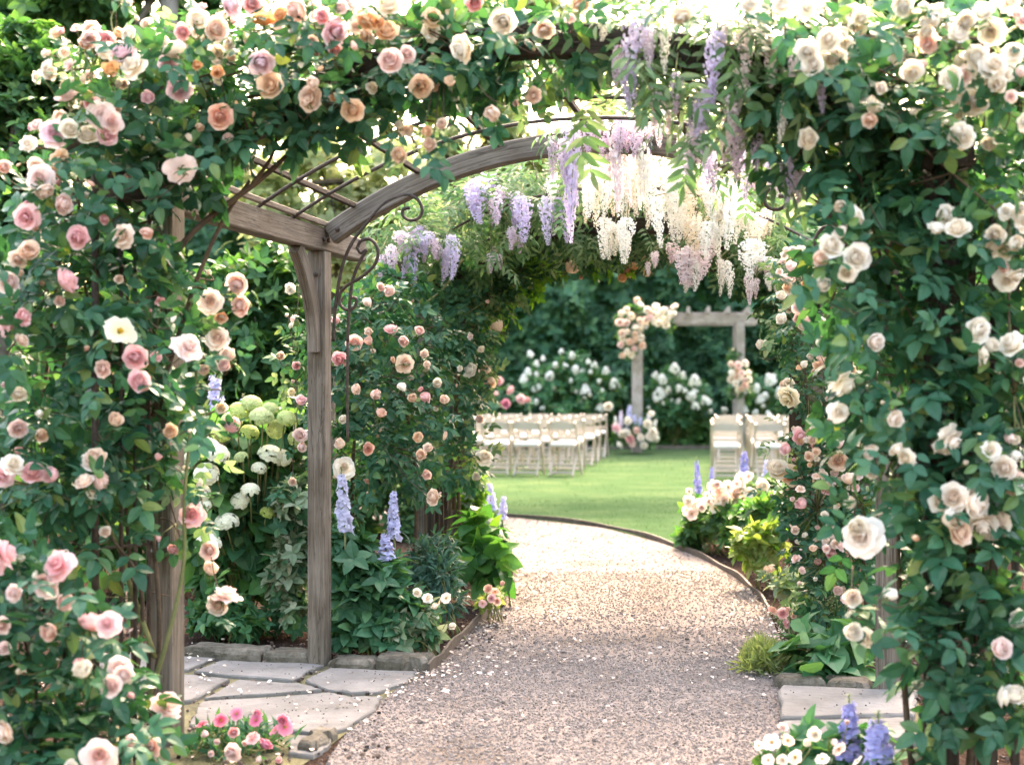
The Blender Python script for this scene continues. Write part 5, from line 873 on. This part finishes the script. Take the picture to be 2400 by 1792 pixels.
for a in (('lavender blue delphinium spike right against the grey post', 745, 1010, 1150, 1400, 7.25, 42, 'paleblue'), ('straight blue delphinium spike in front of the peach rose wall', 852, 1050, 1165, 1380, 7.45, 34, 'paleblue'),
          ('short pale blue delphinium leaning below the straight blue spike', 834, 1145, 1205, 1390, 7.3, 40, 'paleblue'), ('small blue delphinium with a fading tip near the post foot', 760, 1120, 1190, 1390, 7.4, 26, 'paleblue'),
          ('violet blue delphinium at the lawn side of the left wall', 1060, 1035, 1100, 1180, 11.6, 28, 'paleblue'), ('fainter violet delphinium beside the gravel bend at the lawn', 1085, 1065, 1120, 1190, 11.4, 22, 'paleblue'),
          ('slim blue delphinium standing before the empty lawn strip', 1508, 985, 1065, 1170, 12.3, 18, 'blue'), ('dark budded delphinium in front of the right block of chairs', 1535, 1000, 1065, 1170, 12.2, 14, 'blue'), ('broad blue delphinium covering the leg of the nearest right chair', 1606, 965, 1050, 1160, 12.2, 28, 'blue'), ('pale violet delphinium beside the white open flowers', 1655, 985, 1040, 1150, 12.0, 20, 'paleblue'), ('shortest blue delphinium at the tip of the right bed', 1492, 1060, 1100, 1170, 12.2, 16, 'blue'),
          ('large deep blue delphinium rising from the pansies at the bottom edge', 1897, 1535, 1700, 1760, 4.7, 84, 'blue'), ('loose blue delphinium with green tip left of the large blue one', 1835, 1500, 1640, 1760, 4.9, 60, 'blue'), ('green budded delphinium beside the near right post', 2010, 1490, 1650, 1760, 4.7, 30, 'lime_hyd'),
          ('tall hazy violet delphinium behind the left roses', 470, 795, 930, 1290, 9.0, 44, 'paleblue'), ('lower hazy violet delphinium above the lime hydrangea heads', 520, 850, 930, 1290, 9.0, 30, 'paleblue')): delphinium(*a)
# ================================================================ background planting
SG = 'dark shrubs behind the arbour'
def shrub(label, base, blobs, mat='dark_tree_leaf', size=.13, dens=70, name='garden_shrub', cat='shrub', group=SG, T=T_CLUMP, **kw):
    t, fol, can, B = bush(name, label, cat, base, blobs, T, size, dens, [mat], group, stems=10, **kw); twigs(can, B, 2, .006); finish(t, fol, can, [mat], cname='branches', cm='dark_bark'); return t
shrub('dark green shrub seen between the left rose column and the grey post', P(500, 1260, 10.4), [(480, 640, 10.5, 100, 120, .5), (590, 600, 10.6, 90, 120, .5), (560, 760, 10.5, 100, 100, .5), (640, 700, 10.6, 80, 130, .5), (450, 780, 10.5, 90, 120, .5), (500, 900, 10.6, 140, 100, .5), (640, 880, 10.6, 80, 120, .5), (500, 1060, 10.6, 160, 120, .5)], dens=75)
shrub('dark shrub filling the gaps behind the pink rose column', P(200, 1300, 9.4), [(250, 700, 9.5, 160, 160, .5), (100, 850, 9.4, 150, 150, .5), (280, 950, 9.6, 140, 140, .5), (60, 1050, 9.2, 150, 150, .5), (250, 1150, 9.4, 140, 110, .5), (330, 1260, 9.2, 100, 60, .4), (20, 1250, 8.8, 130, 120, .4)], dens=60)
shrub('dark shrub behind the wisteria posts left of the gravel bend', P(900, 1190, 13.0), [(830, 1000, 13, 90, 130, .6), (930, 1050, 13, 80, 110, .6), (880, 880, 13.2, 100, 120, .6), (980, 1000, 13.2, 50, 100, .5), (760, 1100, 13, 80, 100, .6), (890, 1140, 12.8, 80, 50, .5)], dens=50)
shrub('broad dark shrub behind the cream rose on the right side', P(2050, 1300, 9.0), [(1950, 700, 9.2, 160, 200, .5), (2130, 700, 9.0, 140, 220, .5), (2050, 950, 9.0, 160, 160, .5), (2150, 1130, 8.6, 140, 160, .5), (1950, 1150, 8.8, 120, 150, .5), (2100, 1330, 8.2, 140, 110, .4), (1960, 1320, 8.0, 60, 90, .3)], 'mid_leaf', dens=60)
def tree(label, base, h, r, blobs, mat, size, dens, trunk='dark_bark', name='garden_tree', group='trees behind the arbour', bend=.15, T=T_CLUMP):
    base = np.asarray(base, float)*np.array([1, 1, 0]); t = thing(name, label, 'tree', base, group); B = bl(blobs); fol = MB(); cloud(fol, B, T, size, dens, up=.6, droop=.3, shell=.35); fol.build('crown', [M[mat]], t)
    tk = MB(); top = base+np.array([bend, 0, h]); q = spline([base, base+np.array([-bend*.5, 0, h*.35]), base+np.array([bend*.4, 0, h*.7]), top], 5); tube(tk, q, np.linspace(r*1.25, r*.6, len(q)), 10)
    for c, R, k in B:
        s = q[int(rng.integers(len(q)*2//3, len(q)))]; tube(tk, spline([s, (s+c)/2+rng.normal(size=3)*.15, c], 4), np.linspace(r*.4, r*.08, 9), 6)
    tk.build('trunk', [M[trunk]], t, smooth=True); return t
tree('dense green tree at the far left edge above the roses', P(20, 1250, 10.8), 3.2, .12, [(40, 200, 10.8, 90, 120, .6), (90, 330, 10.6, 70, 110, .5), (30, 420, 10.7, 100, 120, .6), (120, 480, 10.8, 100, 110, .5), (110, 150, 10.9, 70, 90, .5), (170, 250, 11, 80, 110, .5), (-40, 300, 10.8, 100, 150, .6), (60, 90, 10.9, 70, 60, .4), (30, 560, 10.8, 100, 90, .5), (250, 520, 11, 120, 100, .5)], 'dark_tree_leaf', .12, 110)
tree('tall tree with a smooth grey trunk behind the pink roses', P(362, 1200, 13.5), 6.5, .11, [(150, 20, 13.5, 150, 90, .8), (300, -80, 13.6, 180, 110, .8), (430, 60, 14, 90, 80, .6), (260, 90, 14.2, 120, 90, .6), (330, 230, 14.5, 160, 110, .7), (200, 300, 14.3, 120, 120, .7), (440, 330, 14.6, 110, 110, .6), (300, 400, 14.6, 160, 120, .7), (20, 40, 14, 140, 100, .8), (480, -60, 13.8, 120, 90, .7)], 'dark_tree_leaf', .17, 55, 'bark', bend=.03)
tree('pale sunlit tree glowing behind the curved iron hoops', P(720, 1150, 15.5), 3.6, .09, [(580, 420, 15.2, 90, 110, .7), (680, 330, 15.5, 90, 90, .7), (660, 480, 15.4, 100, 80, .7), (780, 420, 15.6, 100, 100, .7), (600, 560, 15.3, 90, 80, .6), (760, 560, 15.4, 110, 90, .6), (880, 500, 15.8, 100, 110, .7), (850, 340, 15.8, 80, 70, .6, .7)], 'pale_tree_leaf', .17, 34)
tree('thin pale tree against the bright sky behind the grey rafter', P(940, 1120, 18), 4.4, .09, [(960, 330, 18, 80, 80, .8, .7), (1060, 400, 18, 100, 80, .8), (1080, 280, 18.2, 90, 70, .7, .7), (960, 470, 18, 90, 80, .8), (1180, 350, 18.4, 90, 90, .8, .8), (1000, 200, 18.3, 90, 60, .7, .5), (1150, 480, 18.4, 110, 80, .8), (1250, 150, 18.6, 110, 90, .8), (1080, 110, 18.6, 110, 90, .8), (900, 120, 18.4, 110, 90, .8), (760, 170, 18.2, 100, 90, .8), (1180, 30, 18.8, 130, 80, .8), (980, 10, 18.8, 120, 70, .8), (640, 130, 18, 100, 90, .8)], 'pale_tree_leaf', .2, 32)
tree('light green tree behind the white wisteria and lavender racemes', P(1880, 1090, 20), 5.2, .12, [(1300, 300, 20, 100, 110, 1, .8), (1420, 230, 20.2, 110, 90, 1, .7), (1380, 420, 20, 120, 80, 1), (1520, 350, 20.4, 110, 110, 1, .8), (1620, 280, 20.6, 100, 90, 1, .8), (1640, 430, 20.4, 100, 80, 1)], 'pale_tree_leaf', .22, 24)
tree('grey green tree in the top right corner behind cream roses', P(2180, 1200, 11.5), 4.0, .12, [(2140, 40, 11.5, 110, 90, .6), (2230, 130, 11.4, 90, 120, .6), (2050, -20, 11.8, 120, 80, .6), (1960, 60, 12, 100, 80, .6), (2060, 130, 11.8, 100, 90, .6), (1880, 10, 12.2, 100, 70, .6, .8), (2170, 230, 11.4, 90, 90, .5), (2230, 330, 11.2, 80, 120, .5), (2180, 480, 11.2, 100, 130, .5)], 'mid_leaf', .13, 95)
# unseen tree added with its crown above the frame to shade the near gravel
def bw(L): return [(np.array(q[:3]), np.array(q[3:6]), 1.0) for q in L]
_bl = bl; bl = lambda L: bw(L)
tree('unseen tree added behind the right rose wall to shade the gravel, crown above the arbour', [3.4, 13.6, 0], 6.6, .16, [(1.4, 12.6, 7.0, 1.3, 1.3, .9), (2.6, 13.2, 7.6, 1.5, 1.4, 1.0), (3.8, 14, 7.2, 1.4, 1.3, 1.0), (2.2, 14.2, 6.9, 1.2, 1.1, .8), (.5, 12.8, 7.5, 1.1, 1.1, .8), (3.2, 12.2, 6.7, 1.1, 1.1, .8)], 'dark_tree_leaf', .24, 7)
bl = _bl

# tall hedge behind the ceremony
hd = thing('tall_hedge', 'tall dark green clipped hedge closing the garden behind the ceremony', 'hedge', (3, 32.5, 0))
mb = MB(); nx, nz = 90, 26; X = np.linspace(-9, 19, nx); Zz = np.linspace(0, 1, nz)
def hh_(x): return 5.6+.5*np.sin(x*.7)+.35*np.sin(x*1.9+1)
V = []
for z in Zz:
    for x in X:
        H = hh_(x)*z; V.append((x, 32.0+.35*sin(x*1.3+H)+.3*sin(x*2.9-H*1.7)+.9*max(0, z-.75), H))
for z in Zz[::-1]:
    for x in X: V.append((x, 35.0, hh_(x)*z-.02))
f = [[i*nx+j, i*nx+j+1, (i+1)*nx+j+1, (i+1)*nx+j] for i in range(2*nz-1) for j in range(nx-1)]
mb.add(V, f); mb.build('inner_growth', [M['hedge_leaf']], hd)
fol = MB(); m = 17000; x = rng.uniform(-9, 19, m); hz = hh_(x)*rng.random(m)**.9; lump = .35*np.sin(x*1.3+hz)+.3*np.sin(x*2.9-hz*1.7)+.25*np.sin(x*5.1+hz*3.3)
p = np.stack([x, 31.95+lump-rng.exponential(.10, m)+.9*np.maximum(0, hz/hh_(x)-.75), hz], 1)
scatter(fol, T_CLUMP, p, nrm(np.array([[0, -.6, -.1]])+rng.normal(size=(m, 3))*.7), nrm(np.array([[0, -.7, .6]])+rng.normal(size=(m, 3))*.4), .26*rng.uniform(.7, 1.3, m)); fol.build('foliage', [M['hedge_leaf']], hd)
for lab, x0, x1, y0, y1, H in (('long leafy side hedge bordering the garden on the left', -6.8, -9.0, 3.0, 32.0, 3.3), ('long leafy side hedge bordering the garden on the right', 7.6, 13.5, 3.0, 28.0, 3.6)):
    sh = thing('side_hedge', lab, 'hedge', ((x0+x1)/2, (y0+y1)/2, 0), 'hedges around the garden'); m = 7000; tt = rng.random(m); sgn = -1 if x0 < 0 else 1
    mb = MB(); L_ = 60; V = []
    for k in range(L_):
        t_ = k/(L_-1); xx, yy = x0+(x1-x0)*t_, y0+(y1-y0)*t_; hh2 = H*(1+.08*sin(k*.9)); w_ = .2*sin(k*1.7)
        V += [(xx+sgn*.25+w_*.4, yy, 0), (xx+sgn*.25+w_*.4, yy, hh2*.9), (xx+sgn*.7, yy, hh2), (xx+sgn*1.3, yy, hh2*.9), (xx+sgn*1.3, yy, 0)]
    mb.add(V, [[k*5+j, k*5+j+1, k*5+j+6, k*5+j+5] for k in range(L_-1) for j in range(4)]); mb.build('inner_growth', [M['hedge_leaf']], sh)
    fol = MB(); p = np.stack([x0+(x1-x0)*tt+sgn*(.15+.12*np.sin(tt*150)+rng.exponential(.1, m)), y0+(y1-y0)*tt, H*rng.random(m)**.8*(1.03+.07*np.sin(tt*53))], 1)
    k_ = p[:, 2] > H*.9; p[k_, 0] += sgn*rng.random(k_.sum())
    scatter(fol, T_CLUMP, p, nrm(np.array([[-sgn*.7, -.2, -.1]])+rng.normal(size=(m, 3))*.6), nrm(np.array([[-sgn*.6, -.2, .6]])+rng.normal(size=(m, 3))*.4), .22*rng.uniform(.7, 1.3, m)); fol.build('foliage', [M['dark_tree_leaf']], sh)
lh = thing('low_hedge', 'low bright green border hedge between the two chair blocks', 'hedge', (2.6, 30.15, 0)); fol = MB(); m = 2600
p = np.stack([rng.uniform(-7, 12, m), 30.15+rng.normal(0, .14, m), rng.uniform(.02, .62, m)], 1); p[:, 2] *= 1-.3*np.abs(p[:, 1]-30.15)
scatter(fol, T_CLUMP, p, nrm(np.array([[0, -.4, .3]])+rng.normal(size=(m, 3))*.6), nrm(np.array([[0, -.4, .9]])+rng.normal(size=(m, 3))*.3), .2*rng.uniform(.7, 1.3, m)); fol.build('foliage', [M['low_hedge_leaf']], lh)
# panicle hydrangeas behind the chairs
hp = lambda c: head_mesh(c, .8, 70, 1.5, .16)
def far_hyd(label, base, blobs, n, box_, seedpts):
    t, fol, can, B = bush('hydrangea', label, 'hydrangea', base, blobs, T_CLUMP, .2, 55, ['hydrangea_leaf'], 'white hydrangeas in front of the hedge', stems=12)
    heads(t, can, [(x+rng.normal()*3, y+rng.normal()*3, d*rng.uniform(.55, 1.25), 'farwhite') for x, y, d in seedpts], 29.6, 'pan', hp, face=.5, upw=.8); finish(t, fol, can, ['hydrangea_leaf'], cname='stems')
far_hyd('largest white hydrangea bush behind the left block of chairs', P(1230, 960, 30), [(1180, 830, 30, 60, 60, .6), (1240, 810, 30, 70, 60, .6), (1300, 850, 30, 60, 55, .6), (1240, 880, 29.9, 90, 40, .6)], 0, 0,
 [(1148, 765, 20), (1172, 775, 18), (1158, 790, 18), (1140, 800, 18), (1160, 815, 19), (1132, 815, 18), (1200, 790, 18), (1236, 765, 22), (1225, 790, 22), (1245, 795, 20), (1190, 815, 18), (1262, 800, 22), (1272, 785, 15), (1282, 790, 14), (1280, 805, 18), (1290, 820, 18), (1305, 802, 18), (1325, 830, 26), (1262, 840, 22), (1245, 845, 16), (1275, 848, 16), (1300, 848, 16), (1195, 840, 15), (1170, 842, 14), (1150, 840, 13), (1268, 868, 20), (1200, 872, 16), (1168, 880, 16), (1295, 885, 18), (1215, 885, 14), (1160, 868, 13), (1320, 880, 14), (1235, 820, 14), (1215, 765, 14), (1180, 860, 12), (1250, 870, 12)])
far_hyd('white hydrangea bush between the two pergola posts', P(1460, 960, 30), [(1440, 840, 30, 50, 50, .5), (1490, 860, 30, 50, 50, .5), (1450, 890, 29.9, 70, 40, .5)], 0, 0,
 [(1412, 815, 24), (1430, 818, 18), (1457, 805, 24), (1480, 810, 18), (1500, 825, 22), (1470, 840, 22), (1440, 845, 20), (1425, 850, 26), (1510, 845, 26), (1495, 855, 20), (1420, 865, 15), (1450, 865, 15), (1430, 872, 15), (1465, 868, 15), (1500, 875, 18), (1520, 868, 22), (1408, 880, 14), (1480, 845, 16), (1530, 885, 18)])
far_hyd('white hydrangea bush behind the right block of chairs', P(1640, 965, 30), [(1610, 850, 30.2, 60, 50, .5), (1670, 860, 30.2, 60, 55, .5), (1720, 850, 30.2, 50, 60, .5)], 0, 0,
 [(1665, 825, 26), (1680, 815, 18), (1615, 845, 22), (1630, 840, 22), (1650, 850, 22), (1600, 850, 20), (1640, 862, 18), (1590, 870, 16), (1605, 885, 18), (1570, 885, 20), (1625, 890, 20), (1645, 880, 18), (1690, 850, 22), (1660, 895, 18), (1590, 890, 14)])
t, fol, can, B = bush('pink_peony', 'small peony bush with deep pink flowers at the left end of the hydrangeas', 'peony', P(1100, 970, 28.5), [(1085, 870, 28.5, 30, 40, .4), (1120, 880, 28.5, 35, 35, .4), (1085, 920, 28.5, 40, 30, .4)], T_CLUMP, .18, 40, ['hedge_leaf'])
blooms(t, fol, can, [(1102, 842, 22, 'pink', 'full'), (1078, 822, 20, 'pink', 'full'), (1125, 862, 22, 'pink', 'full'), (1140, 863, 18, 'pink', 'half'), (1092, 872, 22, 'rosepink', 'full'), (1070, 850, 16, 'pink', 'half')], 28.0, B, size=.15, leaves=0, cmat=1); finish(t, fol, can, ['hedge_leaf'], cname='stems')
# ================================================================ ceremony pergola and its flowers
ZP = 28.3; pg = thing('ceremony_pergola', 'small pale grey timber pergola on the lawn in front of the hedge', 'pergola', P(1490, 975, ZP))
pl, pr = P(1376, 900, ZP)*np.array([1, 1, 0]), P(1598, 900, ZP)*np.array([1, 1, 0]); hb = P(1500, 698, ZP)[2]; D = np.array([.12, 1.1, 0])
for b, w_ in ((pl, .20), (pr, .17), (pl+D, .18), (pr+D, .17)): timber('post', [b, b+UP*hb*.5, b+UP*hb], np.array([0, 1., 0]), w_, w_, M['wood_pale'], pg, .012)
for b in (np.zeros(3), D):
    a, c = pl-np.array([.35, 0, 0])+b+UP*(hb+.1), pr+np.array([.38, 0, 0])+b+UP*(hb+.1); timber('beam', [a, (a+c)/2, c], UP, .07, .22, M['wood_pale'], pg, .01)
for i in range(7):
    q = pl+(pr-pl)*(-.08+i*.193)+UP*(hb+.25); timber('rafter', [q-D*.35, q+D*.5, q+D*1.35], UP, .06, .13, M['wood_pale'], pg, .01)
def arrangement(label, L, Z, blobs, plumes=(), silv=True):
    base = P(L[0][0], 975, Z); t, fol, can = start('flower_arrangement', label, 'flower arrangement', base, 'wedding flowers at the pergola'); B = bl(blobs)
    cloud(fol, B, T_CLUMP, .15, 40)
    blooms(t, fol, can, L, Z-.28, B, T=T_CLUMP, size=.1, leaves=0, cmat=1, face=.8)
    for x, y0, y1, wd, colr in plumes:
        a = P(x, y1, Z-.1); b = P(x+rng.normal()*6, y0, Z-.1); L_ = np.linalg.norm(b-a); put('flower_spike', getm(('plm', colr), lambda: spike_mesh(colr, 50)), t, a, b-a, (wd*K/F*Z/.26, wd*K/F*Z/.26, L_))
    finish(t, fol, can, ['mid_leaf'], cname='stems')
cl = lambda: ['cream', 'white', 'peach', 'blush', 'cream'][int(rng.integers(5))]
def zz4(x, y): return (1100+x/2.951)/K, (650+y/2.951)/K
A1 = [(1160, 160), (1185, 185), (1085, 225), (1050, 250), (1120, 270), (1040, 310), (1085, 315), (1180, 300), (1150, 345), (1230, 225), (1245, 240), (1225, 290), (1280, 255), (1290, 200), (1275, 305), (1310, 315), (1320, 265), (1350, 225), (1360, 290), (1385, 260), (1420, 200), (1360, 330), (1405, 250), (1095, 375), (1055, 385), (1060, 415), (1145, 395), (1190, 415), (1110, 445), (1050, 465), (1195, 470), (1140, 490), (1150, 430), (1090, 510), (1060, 540), (1120, 535), (1185, 360), (1215, 330), (1330, 235), (1255, 275)]
arrangement('corner swag of cream and blush roses on the left top of the pergola', [(*zz4(x, y), 15.5+rng.uniform(-2, 3), cl(), 'full') for x, y in A1], ZP-.15, [(1345, 705, ZP, 14, 30, .25), (1362, 715, ZP, 20, 40, .25), (1367, 750, ZP, 26, 34, .25), (1400, 690, ZP, 36, 24, .25), (1440, 690, ZP, 30, 22, .25), (1340, 690, ZP, 18, 16, .2), (1370, 670, ZP, 24, 14, .2)])
A2 = [(1810, 600), (1860, 605), (1910, 595), (1815, 660), (1855, 640), (1885, 660), (1930, 660), (1870, 700), (1845, 690), (1905, 710), (1930, 705), (1860, 775), (1885, 770), (1905, 750), (1815, 705), (1840, 735)]
arrangement('small round cluster of blush roses tied halfway up the right pergola post', [(*zz4(x, y), 15.5+rng.uniform(-2, 3), ['peach', 'blush', 'cream', 'white'][i % 4], 'full') for i, (x, y) in enumerate(A2)], ZP-.12, [(1598, 800, ZP, 26, 34, .22), (1602, 845, ZP, 30, 30, .22), (1590, 770, ZP, 26, 18, .2)])
A3 = [(1095, 990, 'cream'), (1155, 1055, 'blush'), (1015, 1040, 'pink'), (1055, 1080, 'cream'), (1110, 1115, 'pink'), (1185, 1105, 'cream'), (1230, 1010, 'cream'), (1265, 1065, 'white'), (1040, 1155, 'cream'), (1250, 1100, 'cream'), (1210, 1160, 'white'), (1085, 1075, 'white'), (1290, 1080, 'cream'), (960, 890, 'cream'), (1255, 945, 'white'), (1280, 1110, 'white'), (1130, 1150, 'blush')]
arrangement('low mound of pink and cream flowers with lavender plumes at the pergola foot', [(*zz4(x, y), 19+rng.uniform(-3, 4), c, 'full') for x, y, c in A3], ZP-.6, [(1360, 935, ZP-.6, 40, 36, .35), (1385, 925, ZP-.6, 36, 34, .35), (1345, 945, ZP-.6, 30, 30, .3), (1400, 950, ZP-.6, 24, 26, .3)], [(1357, 868, 930, 18, 'paleblue'), (1372, 890, 930, 16, 'paleblue'), (1340, 880, 930, 16, 'lilac'), (1398, 888, 935, 16, 'lilac'), (1410, 900, 940, 14, 'creamlilac'), (1330, 895, 935, 14, 'creamlilac'), (1382, 895, 940, 15, 'paleblue')])
# ================================================================ folding chairs
def chair(name, label, group):
    t = thing(name, label, 'folding chair', (0, 0, 0), group); m = M['chair']
    def bar(nm, a, b, w_, h_, up=(0, 1, 0), mt=None):
        a, b = np.array(a, float), np.array(b, float); return timber(nm, [a, (a+b)/2, b], np.array(up, float), w_, h_, mt or m, t, .005)
    for s in (-1, 1):
        bar('front_leg', (s*.205, -.23, .80), (s*.205, .20, .0), .028, .04); bar('rear_leg', (s*.172, .12, .45), (s*.172, -.26, .0), .026, .04)
    def slat(nm, z, h, y, bow=.02, crown=.02):
        mb = MB(); n = 9; V = []
        for i in range(n):
            x = -.19+.38*i/(n-1); q = 1-(x/.19)**2
            for dy, dz in ((-.01, -h/2), (.01, -h/2), (.01, h/2+crown*q), (-.01, h/2+crown*q)): V.append((x, y-bow*q+dy, z+dz))
        f = [[i*4+j, i*4+(j+1) % 4, (i+1)*4+(j+1) % 4, (i+1)*4+j] for i in range(n-1) for j in range(4)]+[[3, 2, 1, 0], [(n-1)*4+j for j in range(4)]]
        mb.add(V, f); mb.build(nm, [m], t)
    slat('top_rail', .735, .10, -.195); slat('back_rail', .56, .045, -.105, .012, 0)
    mb = MB(); box(mb, (0, -.02, .445), (.375, .40, .026)); mb.build('seat', [m], t)
    mb = MB(); V = []
    for z, k in ((.459, 1), (.478, 1.0), (.492, .93)): V += [(a*.178*k, -.02+b*.19*k, z) for a, b in ((-1, -1), (-.9, -1.03), (.9, -1.03), (1, -1), (1, 1), (.9, 1.03), (-.9, 1.03), (-1, 1))]
    mb.add(V, [[i*8+j, i*8+(j+1) % 8, (i+1)*8+(j+1) % 8, (i+1)*8+j] for i in range(2) for j in range(8)]+[[16+j for j in range(8)], list(range(8))[::-1]]); mb.build('seat_pad', [M['pad']], t)
    bar('rear_stretcher', (-.172, -.225, .045), (.172, -.225, .045), .022, .035, UP); bar('front_stretcher', (-.2, .16, .08), (.2, .16, .08), .022, .03, UP); bar('rear_stretcher', (-.172, -.13, .16), (.172, -.13, .16), .02, .03, UP)
    return t
yaw = radians(8.5); fw = np.array([sin(yaw), cos(yaw), 0]); rt = np.array([cos(yaw), -sin(yaw), 0])
first = None
def row_name(i, n): return ['last', 'second last', 'third last', 'fourth last', 'front'][i]
def seat_name(j): return ['aisle chair', 'second chair from the aisle', 'third chair from the aisle', 'fourth chair from the aisle', 'fifth chair from the aisle'][j]
for side, org, n_rows, n_seat, sg in (('left', np.array([.80, 21.35, 0]), 5, 5, -1), ('right', np.array([3.13, 20.75, 0]), 5, 3, 1)):
    for i in range(n_rows):
        for j in range(n_seat):
            lab = f'cream folding chair, {seat_name(j)} in the {row_name(i, n_rows)} row, {side} block'; gp = f'folding chairs of the {side} block'
            if first is None: first = o = chair('folding_chair', lab, gp)
            else: o = copy_tree(first); o['label'] = lab; o['group'] = gp
            p = org+fw*1.32*i+rt*sg*(.535 if sg < 0 else .58)*j+rng.normal(size=3)*np.array([.03, .03, 0]); o.location = (p[0], p[1], .012); o.rotation_euler = (0, 0, -yaw+rng.normal()*.05)
